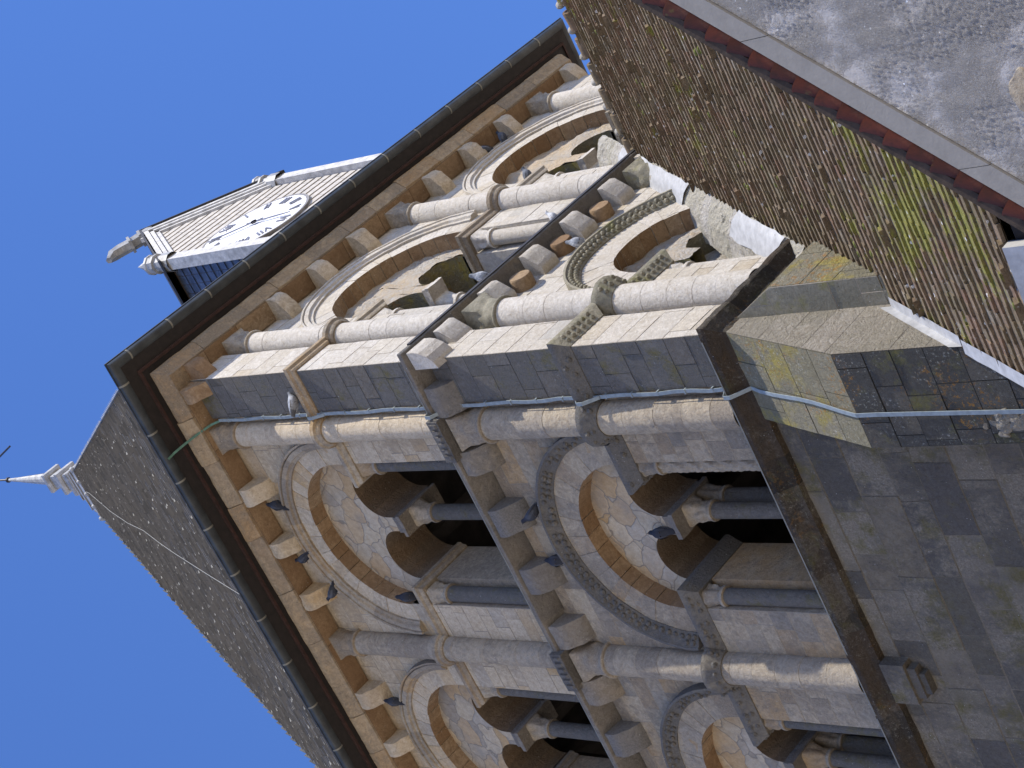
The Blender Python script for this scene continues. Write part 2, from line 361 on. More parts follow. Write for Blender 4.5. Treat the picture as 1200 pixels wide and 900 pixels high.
class MB:
    def __init__(s):
        s.bm = bmesh.new()
        s.t = s.bm.faces.layers.float.new('tint')
    def f(s, pts, tint=None, mat=0):
        vs_ = [s.bm.verts.new(p) for p in pts]
        try:
            fc = s.bm.faces.new(vs_)
        except ValueError:
            return None
        fc[s.t] = rnd.random() if tint is None else tint
        fc.material_index = mat
        return fc
    def hexa(s, p, tint=None, mat=0):        # 8 points: bottom 4, top 4
        t = rnd.random() if tint is None else tint
        v = [s.bm.verts.new(x) for x in p]
        for q in ((0, 3, 2, 1), (4, 5, 6, 7), (0, 1, 5, 4), (1, 2, 6, 5), (2, 3, 7, 6), (3, 0, 4, 7)):
            fc = s.bm.faces.new([v[i] for i in q])
            fc[s.t] = t
            fc.material_index = mat
    def box(s, face, u0, u1, d0, d1, z0, z1, tint=None, mat=0):
        s.hexa([W(face, u, d, z) for z in (z0, z1) for u, d in ((u0, d0), (u1, d0), (u1, d1), (u0, d1))], tint, mat)
    def prism(s, face, prof, u0, u1, tint=None, mat=0):   # prof: list of (d,z), extruded along u
        t = rnd.random() if tint is None else tint
        a = [s.bm.verts.new(W(face, u0, d, z)) for d, z in prof]
        b = [s.bm.verts.new(W(face, u1, d, z)) for d, z in prof]
        fs = [s.bm.faces.new(a), s.bm.faces.new(b[::-1])]
        k = len(prof)
        for i in range(k):
            fs.append(s.bm.faces.new([a[i], b[i], b[(i + 1) % k], a[(i + 1) % k]]))
        for fc in fs:
            fc[s.t] = t
            fc.material_index = mat
    def sweep(s, path, prof, closed=True, tint=None, mat=0, seglen=None):
        # path: list of Vector2 world xy, ordered with the outside on the left; prof: list of (out, z)
        n = len(path)
        rows = []
        for i, p in enumerate(path):
            d0 = (path[i] - path[i - 1]).normalized() if i else None
            d1 = (path[i + 1] - path[i]).normalized() if i < n - 1 else None
            if d0 is None: d0 = d1
            if d1 is None: d1 = d0
            n0 = Vector((-d0.y, d0.x)); n1 = Vector((-d1.y, d1.x))
            mm = n0 + n1
            mm = mm / max(.35, mm.dot(n0)) if mm.length > 1e-6 else n0
            rows.append([s.bm.verts.new((p.x + mm.x * o, p.y + mm.y * o, z)) for o, z in prof])
        k = len(prof)
        t = rnd.random() if tint is None else tint
        for i in range(n - 1):
            if tint is None and rnd.random() < .5: t = rnd.random()
            for j in range(k if closed else k - 1):
                a, b = rows[i], rows[i + 1]
                fc = s.bm.faces.new([a[j], b[j], b[(j + 1) % k], a[(j + 1) % k]])
                fc[s.t] = t
                fc.material_index = mat
        if closed:
            for rw in (rows[0], rows[-1][::-1]):
                fc = s.bm.faces.new(rw)
                fc[s.t] = t
                fc.material_index = mat
    def lathe(s, c, prof, seg=24, axis=None, tint=None, mat=0, cap=True, a0=0, a1=2 * math.pi):
        # prof: list of (r, h); axis default +z
        ax = (axis or Vector((0, 0, 1))).normalized()
        e1 = ax.orthogonal().normalized() if axis is not None else Vector((1, 0, 0))
        e2 = ax.cross(e1)
        full = abs(a1 - a0 - 2 * math.pi) < 1e-6
        ns = seg if full else seg + 1
        rows = []
        for r, h in prof:
            rows.append([s.bm.verts.new(Vector(c) + ax * h + (e1 * math.cos(a0 + (a1 - a0) * i / seg) + e2 * math.sin(a0 + (a1 - a0) * i / seg)) * r) for i in range(ns)])
        t = rnd.random() if tint is None else tint
        for a, b in zip(rows, rows[1:]):
            for i in range(seg):
                fc = s.bm.faces.new([a[i], a[(i + 1) % ns], b[(i + 1) % ns], b[i]])
                fc[s.t] = t
                fc.material_index = mat
        if cap and full:
            for rw in (rows[0][::-1], rows[-1]):
                fc = s.bm.faces.new(rw)
                fc[s.t] = t
                fc.material_index = mat
        return rows
    def sphere(s, c, r, tint=None, mat=0, sub=1, scale=None):
        t = rnd.random() if tint is None else tint
        ret = bmesh.ops.create_icosphere(s.bm, subdivisions=sub, radius=r, matrix=Matrix.Translation(c) @ (Matrix.Diagonal((*scale, 1)) if scale else Matrix.Identity(4)))
        for v in ret['verts']:
            for fc in v.link_faces:
                fc[s.t] = t
                fc.material_index = mat
                fc.smooth = True
    def tube(s, pts, r, seg=8, tint=None, mat=0):
        rows = []
        t = rnd.random() if tint is None else tint
        prev = None
        for i, p in enumerate(pts):
            d = (pts[min(i + 1, len(pts) - 1)] - pts[max(i - 1, 0)]).normalized()
            e1 = (prev - d * prev.dot(d)).normalized() if prev is not None else d.orthogonal().normalized()
            prev = e1
            e2 = d.cross(e1)
            rr = r[i] if isinstance(r, list) else r
            rows.append([s.bm.verts.new(p + (e1 * math.cos(2 * math.pi * k / seg) + e2 * math.sin(2 * math.pi * k / seg)) * rr) for k in range(seg)])
        for a, b in zip(rows, rows[1:]):
            for i in range(seg):
                fc = s.bm.faces.new([a[i], a[(i + 1) % seg], b[(i + 1) % seg], b[i]])
                fc[s.t] = t; fc.material_index = mat
        for rw in (rows[0][::-1], rows[-1]):
            fc = s.bm.faces.new(rw); fc[s.t] = t; fc.material_index = mat
    def ribbon(s, pts, nrm, w, th, tint=None, mat=0):   # flat bar along pts, lying on surface with normals nrm
        rows = []
        for i, p in enumerate(pts):
            d = (pts[min(i + 1, len(pts) - 1)] - pts[max(i - 1, 0)]).normalized()
            nn = nrm[i]
            sd = d.cross(nn).normalized()
            rows.append([s.bm.verts.new(p + sd * a + nn * b) for a, b in ((-w / 2, 0), (w / 2, 0), (w / 2, th), (-w / 2, th))])
        t = .5 if tint is None else tint
        for a, b in zip(rows, rows[1:]):
            for i in range(4):
                fc = s.bm.faces.new([a[i], a[(i + 1) % 4], b[(i + 1) % 4], b[i]]); fc[s.t] = t; fc.material_index = mat
        for rw in (rows[0][::-1], rows[-1]):
            fc = s.bm.faces.new(rw); fc[s.t] = t; fc.material_index = mat
    def jitter(s, amt, scale=4.0):
        for v in s.bm.verts:
            p = v.co * scale
            v.co += Vector((mnoise.noise(p), mnoise.noise(p + Vector((31, 7, 3))), mnoise.noise(p + Vector((5, 47, 19))))) * amt
    def rough(s, maxlen, amt, scale):
        for it in range(5):
            es = [e for e in s.bm.edges if e.calc_length() > maxlen]
            if not es: break
            bmesh.ops.subdivide_edges(s.bm, edges=es, cuts=1, use_grid_fill=True)
        for v in s.bm.verts:
            p = v.co * scale
            q = v.co * scale * 2.7
            v.co += Vector((mnoise.noise(p) + .5 * mnoise.noise(q), mnoise.noise(p + Vector((31, 7, 3))) + .5 * mnoise.noise(q + Vector((3, 1, 8))), mnoise.noise(p + Vector((5, 47, 19))) + .5 * mnoise.noise(q + Vector((7, 7, 1))))) * amt
    def build(s, name, mats, parent=None, label=None, smooth=None, weld=False):
        if weld:
            bmesh.ops.remove_doubles(s.bm, verts=s.bm.verts[:], dist=1e-5)
        bmesh.ops.recalc_face_normals(s.bm, faces=s.bm.faces[:])
        o = obj_from(name, s.bm, mats if isinstance(mats, (list, tuple)) else [mats], parent, smooth)
        if label: o['label'] = label
        return o

def split_loose(o, sub=None):
    """every separate piece of a mesh becomes an object of its own with the same name"""
    me = o.data
    bm = bmesh.new(); bm.from_mesh(me)
    seen, comps = set(), []
    for v in bm.verts:
        if v in seen: continue
        st, comp = [v], []
        seen.add(v)
        while st:
            w = st.pop(); comp.append(w)
            for e in w.link_edges:
                x = e.other_vert(w)
                if x not in seen:
                    seen.add(x); st.append(x)
        comps.append([w.index for w in comp])
    bm.free()
    for comp in comps[1:]:
        keep = set(comp)
        b2 = bmesh.new(); b2.from_mesh(me); b2.verts.ensure_lookup_table()
        bmesh.ops.delete(b2, geom=[v for v in b2.verts if v.index not in keep], context='VERTS')
        m2 = bpy.data.meshes.new(me.name); b2.to_mesh(m2); b2.free()
        for mm in me.materials: m2.materials.append(mm)
        c = o.copy(); c.data = m2
        scene.collection.objects.link(c)
    if len(comps) > 1:
        keep = set(comps[0])
        b2 = bmesh.new(); b2.from_mesh(me); b2.verts.ensure_lookup_table()
        bmesh.ops.delete(b2, geom=[v for v in b2.verts if v.index not in keep], context='VERTS')
        b2.to_mesh(me); b2.free()

def blocks(mb, poly, mapf, zrows, wmin, wmax, gap=.007, relief=.006, mat=0, rough=.0):
    """Coursed masonry on a plane: poly is (u,z) outline; each stone is its own face, joints are sunk rims."""
    bm = bmesh.new()
    t = bm.faces.layers.float.new('tint')
    bm.faces.new([bm.verts.new((u, z, 0)) for u, z in poly])
    zs_ = sorted(zrows)
    us = [p[0] for p in poly]
    umin, umax = min(us), max(us)
    for z in zs_[1:-1]:
        bmesh.ops.bisect_plane(bm, geom=bm.faces[:] + bm.edges[:] + bm.verts[:], plane_co=(0, z, 0), plane_no=(0, 1, 0))
    for z0, z1 in zip(zs_, zs_[1:]):
        u = umin + rnd.uniform(.1, 1) * wmax
        while u < umax:
            fs = [f for f in bm.faces if z0 - 1e-4 < f.calc_center_bounds().y < z1 + 1e-4 and min(v.co.x for v in f.verts) < u - .03 and max(v.co.x for v in f.verts) > u + .03]
            if fs:
                g = set(fs)
                for f in fs:
                    g.update(f.edges); g.update(f.verts)
                bmesh.ops.bisect_plane(bm, geom=list(g), plane_co=(u, 0, 0), plane_no=(1, 0, 0))
            u += rnd.uniform(wmin, wmax)
    stones = bm.faces[:]
    for f in stones:
        f[t] = rnd.random()
    r = bmesh.ops.inset_individual(bm, faces=stones, thickness=gap, depth=relief, use_even_offset=False)
    for f in r['faces']:
        f[t] = -1.0
    if rough:
        for f in stones:
            if f.is_valid:
                o = rnd.uniform(-rough, rough)
                for v in f.verts:
                    v.co.z += o
    for f in bm.faces:
        mb.f([mapf(v.co.x, v.co.z, v.co.y) for v in f.verts], f[t], mat)
    bm.free()

def courses(z0, z1, h0, h1):
    z = [z0]
    while z[-1] < z1 - h1 * .7:
        z.append(z[-1] + rnd.uniform(h0, h1))
    z[-1 if z1 - z[-1] < h0 * .5 and len(z) > 1 else len(z):] = [z1]
    return z

def arc(uc, zc, r, a0, a1, n):
    return [(uc + r * math.cos(a0 + (a1 - a0) * i / n), zc + r * math.sin(a0 + (a1 - a0) * i / n)) for i in range(n + 1)]

# ------------------------------------------------------------------ ground
mb = MB()
mb.f([Vector((-700, -700, 0)), Vector((700, -700, 0)), Vector((700, 700, 0)), Vector((-700, 700, 0))])
tag(mb.build('ground', 'paving'), kind='structure')

# ------------------------------------------------------------------ church tower
WT = 11.2
UC = (3.3, 7.9)
COLS = (1.15, 5.6, 10.05)
D1 = .13                                   # plane of the bays behind the corner piers
tower = empty('church_tower', (5.6, 5.6, 0))
tag(tower, 'Romanesque stone bell tower with round arched belfry openings under a slate spire', 'tower')
T = tower
LV = {'up': dict(zb=24.10, zt=29.97, zc=27.52, zs=27.02, R=1.95, rin=1.43, so=.63, sr=.49, szc=27.36),
      'lo': dict(zb=18.42, zt=23.86, zc=21.25, zs=20.98, R=1.91, rin=1.28, so=.57, sr=.42, szc=21.22)}
def lv(face, level):
    q = dict(LV[level])
    if face == 'R' and level == 'lo':
        q.update(R=1.75, rin=1.02, so=.48, sr=.33, zc=21.38, szc=21.3)
    return q

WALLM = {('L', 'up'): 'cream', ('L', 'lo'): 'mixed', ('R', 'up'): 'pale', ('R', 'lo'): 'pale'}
for face in 'LR':
    for level in ('up', 'lo'):
        q = lv(face, level)
        zb, zt, zc, rin = q['zb'], q['zt'], q['zc'], q['rin']
        poly = [(.78, zb)]
        for uc in UC:
            rr = rin + .05
            poly += [(uc - rin, zb), (uc - rin, zc - .25), (uc - rr, zc)] + arc(uc, zc, rr, math.pi, 0, 24)[1:-1] + [(uc + rr, zc), (uc + rin, zc - .25), (uc + rin, zb)]
        poly += [(WT - .78, zb), (WT - .78, zt), (.78, zt)]
        mb = MB()
        sgn = -1
        blocks(mb, poly, lambda u, h, z, face=face: W(face, u, D1 - h, z), courses(zb, zt, .26, .42), .35, .95, .008, .006, rough=.004)
        mb.jitter(.007, 2.2)
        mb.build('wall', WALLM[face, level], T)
        # solid behind: piers between the openings, jambs of the inner order, and the wall above
        mb = MB()
        edges = [.2] + [e for uc in UC for e in (uc - rin, uc + rin)] + [WT - .2]
        for a, b in zip(edges[0::2], edges[1::2]):
            mb.box(face, a, b, D1 + .004, 1.35, zb - .5, zc + .0)
        for uc in UC:
            iu = q['so'] + q['sr']
            for s in (-1, 1):
                a, b = sorted((uc + s * iu, uc + s * (rin + .01)))
                mb.box(face, a, b, .46, 1.34, zb - .5, q['szc'])
        split_loose(mb.build('jamb_masonry', 'mixed' if face == 'L' else 'pale', T, 'deep window reveals of plain stone'))

        for ib, uc in enumerate(UC):
            # ---- outer arch ring of voussoirs, its soffit stained ochre
            mb = MB()
            Ro = q['R'] - .17
            nv = 17 if level == 'up' else 15
            aa = [0.0]
            for k in range(nv):
                aa.append(aa[-1] + rnd.uniform(.75, 1.25))
            aa = [math.pi * x / aa[-1] for x in aa]
            for k in range(nv):
                g = .0035
                p0, p1 = aa[k] + g, aa[k + 1] - g
                jd = rnd.uniform(-.006, .006)
                fr = D1 - .012 + jd
                t = rnd.random()
                ns = 3
                ri = rin + rnd.uniform(-.006, .006)
                out = arc(uc, zc, Ro, p0, p1, ns); inn = arc(uc, zc, ri, p0, p1, ns)
                for i in range(ns):
                    mb.f([W(face, *x) for x in ((out[i][0], fr, out[i][1]), (out[i + 1][0], fr, out[i + 1][1]), (inn[i + 1][0], fr, inn[i + 1][1]), (inn[i][0], fr, inn[i][1]))], t, 0)
                    mb.f([W(face, *x) for x in ((inn[i][0], fr, inn[i][1]), (inn[i + 1][0], fr, inn[i + 1][1]), (inn[i + 1][0], .47, inn[i + 1][1]), (inn[i][0], .47, inn[i][1]))], t, 1)
                for e in (0, ns):
                    mb.f([W(face, *x) for x in ((out[e][0], fr, out[e][1]), (inn[e][0], fr, inn[e][1]), (inn[e][0], .47, inn[e][1]), (out[e][0], .47, out[e][1]))], t, 0)
            # straight stilts down to the impost
            for s in (-1, 1):
                a, b = sorted((uc + s * rin, uc + s * Ro))
                mb.box(face, a, b, D1 - .012, .47, q['zs'] + .2, zc - .003)
            mb.build('arch_ring', [WALLM[face, level] if face == 'R' else 'cream' if level == 'up' else 'mixed', 'ochre'], T)

            # ---- hood mould
            mb = MB()
            bead = level == 'lo'
            R = q['R']
            if not bead:
                prof = [(-.17, 0.0), (-.17, -.05), (-.12, -.06), (-.10, -.10), (-.02, -.11), (0, -.08), (.01, -.125), (.04, -.13), (.05, 0)]
            else:
                prof = [(-.19, 0.0), (-.19, -.03), (-.02, -.14), (-.005, -.17), (.035, -.17), (.045, 0)]
            segs = 44
            rows = []
            for k in range(segs + 1):
                a = math.pi * k / segs
                rows.append([mb.bm.verts.new(W(face, uc + (R + dr) * math.cos(a), D1 + dd, zc + (R + dr) * math.sin(a))) for dr, dd in prof])
            for k in range(segs):
                t = rnd.random() if k % 4 == 0 else t
                for j in range(len(prof) - 1):
                    fc = mb.bm.faces.new([rows[k][j], rows[k + 1][j], rows[k + 1][j + 1], rows[k][j + 1]])
                    fc[mb.t] = t
            for rw in (rows[0], rows[-1]):
                mb.bm.faces.new(rw)
            if bead:
                nb = 46
                for row, (dr, dd, br) in enumerate(((-.135, -.075, .047), (-.062, -.118, .044))):
                    for k in range(nb):
                        a = math.pi * (k + .5 + .25 * row) / nb
                        if face == 'L' and rnd.random() < .25: continue
                        mb.sphere(W(face, uc + (R + dr) * math.cos(a), D1 + dd, zc + (R + dr) * math.sin(a)), br * rnd.uniform(.85, 1.1), sub=1)
            mb.jitter(.012 if face == 'L' or not bead else .006, 3.5)
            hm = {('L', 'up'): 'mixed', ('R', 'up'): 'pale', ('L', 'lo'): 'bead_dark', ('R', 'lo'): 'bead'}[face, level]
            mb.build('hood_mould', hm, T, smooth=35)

            # ---- tympanum over the twin openings
            so_, sr, szc = q['so'], q['sr'], q['szc']
            dt = .43
            rt = rin + .04
            zi = q['zs'] + .19
            blind = face == 'R' and level == 'lo'
            mb = MB()
            N = 56
            left_o, right_o = uc - so_, uc + so_
            def low(u):
                for c in (left_o, right_o):
                    if abs(u - c) < sr - 1e-6:
                        return szc + math.sqrt(sr * sr - (u - c) ** 2)
                return zi
            def high(u):
                return zc + math.sqrt(max(0, rt * rt - (u - uc) ** 2))
            us = sorted(set([uc - rt + 2 * rt * i / N for i in range(N + 1)] + [c + sr * math.cos(math.pi * i / 18) for c in (left_o, right_o) for i in range(19)]))
            for a, b in zip(us, us[1:]):
                if b - a < 1e-5: continue
                mid = (a + b) / 2
                la = low(a) if abs(low(a) - low(mid)) < .6 and low(a) > zi + 1e-9 or low(mid) == zi else szc
                lb = low(b) if low(b) > zi + 1e-9 or low(mid) == zi else szc
                if low(mid) == zi:
                    la = lb = zi
                nz = 7
                for k in range(nz):
                    za0 = la + (high(a) - la) * k / nz; za1 = la + (high(a) - la) * (k + 1) / nz
                    zb0 = lb + (high(b) - lb) * k / nz; zb1 = lb + (high(b) - lb) * (k + 1) / nz
                    mb.f([W(face, a, dt, za0), W(face, b, dt, zb0), W(face, b, dt, zb1), W(face, a, dt, za1)], .3)
            if face == 'R':
                for v in mb.bm.verts:
                    n_ = mnoise.fractal(Vector((v.co.x, 3.1, v.co.z)) * 2.2, 1.0, 2.0, 5) * .075
                    v.co.y += n_
            mb.build('tympanum', 'tymp' if face == 'L' else 'tymp_pale', T, 'irregular fitted stones above twin arched openings', weld=True, smooth=50)
            # ---- sub-arch soffits
            dep = .80 if blind else 1.36
            for c in (left_o, right_o):
                mb = MB()
                nv2 = 9
                for k in range(nv2):
                    t = rnd.random()
                    for i in range(3):
                        p = [arc(c, szc, sr, math.pi * (k + (i + e) / 3) / nv2, math.pi * (k + (i + e) / 3) / nv2, 1)[0] for e in (0, 1)]
                        mb.f([W(face, p[0][0], dt + .001, p[0][1]), W(face, p[1][0], dt + .001, p[1][1]), W(face, p[1][0], dep, p[1][1]), W(face, p[0][0], dep, p[0][1])], t)
                for s in (-1, 1):
                    mb.f([W(face, c + s * sr, dt + .001, zi), W(face, c + s * sr, dt + .001, szc), W(face, c + s * sr, dep, szc), W(face, c + s * sr, dep, zi)])
                if blind:
                    mb.f([W(face, c - sr, dep - .02, zb), W(face, c + sr, dep - .02, zb), W(face, c + sr, dep - .02, szc + sr), W(face, c - sr, dep - .02, szc + sr)], .2, 1)
                mb.build('arch_soffit', ['reveal' if face == 'L' else 'olive', 'tymp_pale'], T)

            # ---- colonnettes with their capitals and imposts
            def capital(cu, cd, z0, z1, r, half, seedv):
                cb = MB()
                cb.lathe(W(face, cu, cd, z0), [(r * 1.02, -.05), (r * 1.28, -.045), (r * 1.32, -.015), (r * 1.28, .01), (r * 1.05, .02)], 20, tint=.28)
                rows = []
                N2, K = 28, 8
                for k in range(K + 1):
                    f_ = k / K
                    rr = []
                    for i in range(N2):
                        a = 2 * math.pi * i / N2
                        cx, sx = math.cos(a), math.sin(a)
                        sq = 1 / max(abs(cx), abs(sx))
                        g = f_ ** 1.5
                        rad = r * (1 - g) + (half * (sq * f_ + (1 - f_))) * g
                        z = z0 + (z1 - z0) * f_
                        w = mnoise.noise(Vector((cx * 2.2 + seedv, sx * 2.2, f_ * 3.5))) * .045 * math.sin(math.pi * min(1, f_ * 1.1)) * (1 if half > .17 else .8)
                        w += .018 * math.cos(6 * a + 3) * math.sin(math.pi * f_)
                        rr.append(cb.bm.verts.new(W(face, cu + cx * (rad + w), cd + sx * (rad + w), z)))
                    rows.append(rr)
                t = rnd.random()
                for a_, b_ in zip(rows, rows[1:]):
                    for i in range(N2):
                        fc = cb.bm.faces.new([a_[i], a_[(i + 1) % N2], b_[(i + 1) % N2], b_[i]])
                        fc[cb.t] = t
                fc = cb.bm.faces.new(rows[-1]); fc[cb.t] = t
                return cb
            zi0 = q['zs'] - .02
            cr = .135 if level == 'up' else .125
            cmats = 'mixed' if face == 'L' else 'pale'
            if not blind:
                spots = [(uc, .78, .19)] + ([(uc, 1.14, .16)] if level == 'lo' else [])
                for cu, cd, half in spots:
                    mb = MB()
                    mb.lathe(W(face, cu, cd, zb - .1), [(cr, 0), (cr, zi0 - .42 - zb + .1)], 22)
                    col = mb.build('colonnette', 'grey' if face == 'L' else 'pale', T, smooth=40)
                    cb = capital(cu, cd, zi0 - .42, zi0 - .02, cr, half, rnd.random() * 40)
                    cb.build('capital', cmats, col, 'carved foliage capital', smooth=60)
                mb = MB()
                hw = so_ - sr
                for (a, b, d0, d1, z0, z1) in ((uc - hw - .06, uc + hw + .06, dt - .07, 1.32, zi0 - .02, zi0 + .06), (uc - hw - .01, uc + hw + .01, dt - .03, 1.30, zi0 + .06, zi0 + .21)):
                    mb.box(face, a, b, d0, d1, z0, z1)
                mb.rough(.12, .012, 5)
                mb.build('impost_block', ['corbel_grey' if face == 'L' else 'pale'], T)
            for s in (-1, 1):
                cu, cd = uc + s * (rin - .12), .285
                mb = MB()
                zt2 = zi0 - .40
                if face == 'L' and level == 'lo' and ib == 0 and s == -1:
                    # twisted shaft
                    rows = []
                    K, N2 = 70, 24
                    for k in range(K + 1):
                        z = zb - .1 + (zt2 - zb + .1) * k / K
                        rows.append([mb.bm.verts.new(W(face, cu + math.cos(6.2832 * i / N2) * (cr * .98 + .02 * math.cos(6 * 6.2832 * i / N2 + k * .62)), cd + math.sin(6.2832 * i / N2) * (cr * .98 + .02 * math.cos(6 * 6.2832 * i / N2 + k * .62)), z)) for i in range(N2)])
                    for a_, b_ in zip(rows, rows[1:]):
                        for i in range(N2):
                            fc = mb.bm.faces.new([a_[i], a_[(i + 1) % N2], b_[(i + 1) % N2], b_[i]]); fc[mb.t] = .2
                    col = mb.build('colonnette', 'mixed', T, 'colonnette with a spirally twisted shaft', smooth=40)
                else:
                    mb.lathe(W(face, cu, cd, zb - .1), [(cr, 0), (cr, zt2 - zb + .1)], 22)
                    col = mb.build('colonnette', 'grey' if face == 'L' else 'pale', T, smooth=40)
                cb = capital(cu, cd, zt2, zi0 - .02, cr, .165, rnd.random() * 40)
                cb.build('capital', cmats, col, 'small carved capital', smooth=60)

# ---- corner piers and engaged columns
def pier_faces(mb, x0, y0, x1, y1, z0, z1, gap=.008):
    rows = courses(z0, z1, .32, .5)
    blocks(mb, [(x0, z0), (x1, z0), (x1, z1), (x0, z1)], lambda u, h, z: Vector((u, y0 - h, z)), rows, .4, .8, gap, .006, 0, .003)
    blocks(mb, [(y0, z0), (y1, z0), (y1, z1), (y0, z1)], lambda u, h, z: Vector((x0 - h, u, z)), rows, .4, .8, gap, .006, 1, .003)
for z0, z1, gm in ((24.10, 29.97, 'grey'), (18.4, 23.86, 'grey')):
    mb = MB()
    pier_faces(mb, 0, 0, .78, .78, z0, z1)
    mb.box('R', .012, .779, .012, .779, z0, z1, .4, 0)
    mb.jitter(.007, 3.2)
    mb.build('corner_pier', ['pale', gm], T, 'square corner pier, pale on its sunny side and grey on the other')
    mb = MB()
    pier_faces(mb, WT - .78, 0, WT, .78, z0, z1)
    mb.box('R', WT - .77, WT, .012, .779, z0, z1, .4, 0)
    mb.build('corner_pier', ['pale', 'pale'], T)
    mb = MB()
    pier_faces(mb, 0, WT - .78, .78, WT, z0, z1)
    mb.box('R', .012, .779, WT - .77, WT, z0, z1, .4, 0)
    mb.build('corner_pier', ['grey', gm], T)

def column(face, uc, z0, z1, r, mat, dc=.06):
    mb = MB()
    z = z0
    t0 = rnd.uniform(.12, .4)
    while z < z1 - .02:
        h = rnd.uniform(.36, .62)
        if z1 - z - h < .25: h = z1 - z
        rr = r + rnd.uniform(-.004, .004)
        mb.lathe(W(face, uc, dc, z), [(rr - .006, 0), (rr, .004), (rr, h - .004), (rr - .006, h)], 32, cap=False, tint=t0 + rnd.uniform(-.09, .09))
        z += h
    return mb.build('engaged_column', mat, T, smooth=35)
def big_capital(face, uc, z0, z1, r, half, parent, mat, dc=.06, out=.30):
    cb = MB()
    cb.lathe(W(face, uc, dc, z0), [(r, -.06), (r + .035, -.055), (r + .05, -.03), (r + .035, 0), (r, .005)], 28, tint=.28)
    rows = []
    N2, K = 32, 9
    sv = rnd.random() * 50
    for k in range(K + 1):
        f_ = k / K
        rr = []
        for i in range(N2):
            a = 2 * math.pi * i / N2
            cx, sx = math.cos(a), math.sin(a)
            sq = 1 / max(abs(cx), abs(sx))
            g = f_ ** 1.3
            rad = r * (1 - g) + half * (sq * f_ + 1 - f_) * g
            w = mnoise.fractal(Vector((cx * 1.8 + sv, sx * 1.8, f_ * 2.6)), 1, 2, 3) * .06 * math.sin(math.pi * min(1, f_ * 1.05))
            rr.append(cb.bm.verts.new(W(face, uc + cx * (rad + w), dc + sx * (rad + w), z0 + (z1 - z0) * f_)))
        rows.append(rr)
    for a_, b_ in zip(rows, rows[1:]):
        for i in range(N2):
            fc = cb.bm.faces.new([a_[i], a_[(i + 1) % N2], b_[(i + 1) % N2], b_[i]]); fc[cb.t] = .3
    fc = cb.bm.faces.new(rows[-1]); fc[cb.t] = .3
    return cb.build('capital', mat, parent, 'weathered carved capital', smooth=60)
for face in 'LR':
    for ic, uc in enumerate(COLS):
        cm = ('cream' if ic == 0 else 'mixed') if face == 'L' else 'pale'
        c = column(face, uc, 24.12, 29.42, .215, cm)
        big_capital(face, uc, 29.42, 29.94, .215, .25, c, 'cornice' if face == 'L' else 'mixed')
        c = column(face, uc + (.05 if face == 'L' else .12) * (1 if ic == 0 else 0), 18.42, 23.30, .25, 'pale' if face == 'R' else 'mixed')
        big_capital(face, uc + (.05 if face == 'L' else .12) * (1 if ic == 0 else 0), 23.30, 23.84, .25, .29, c, 'mixed' if face == 'L' else 'bead')

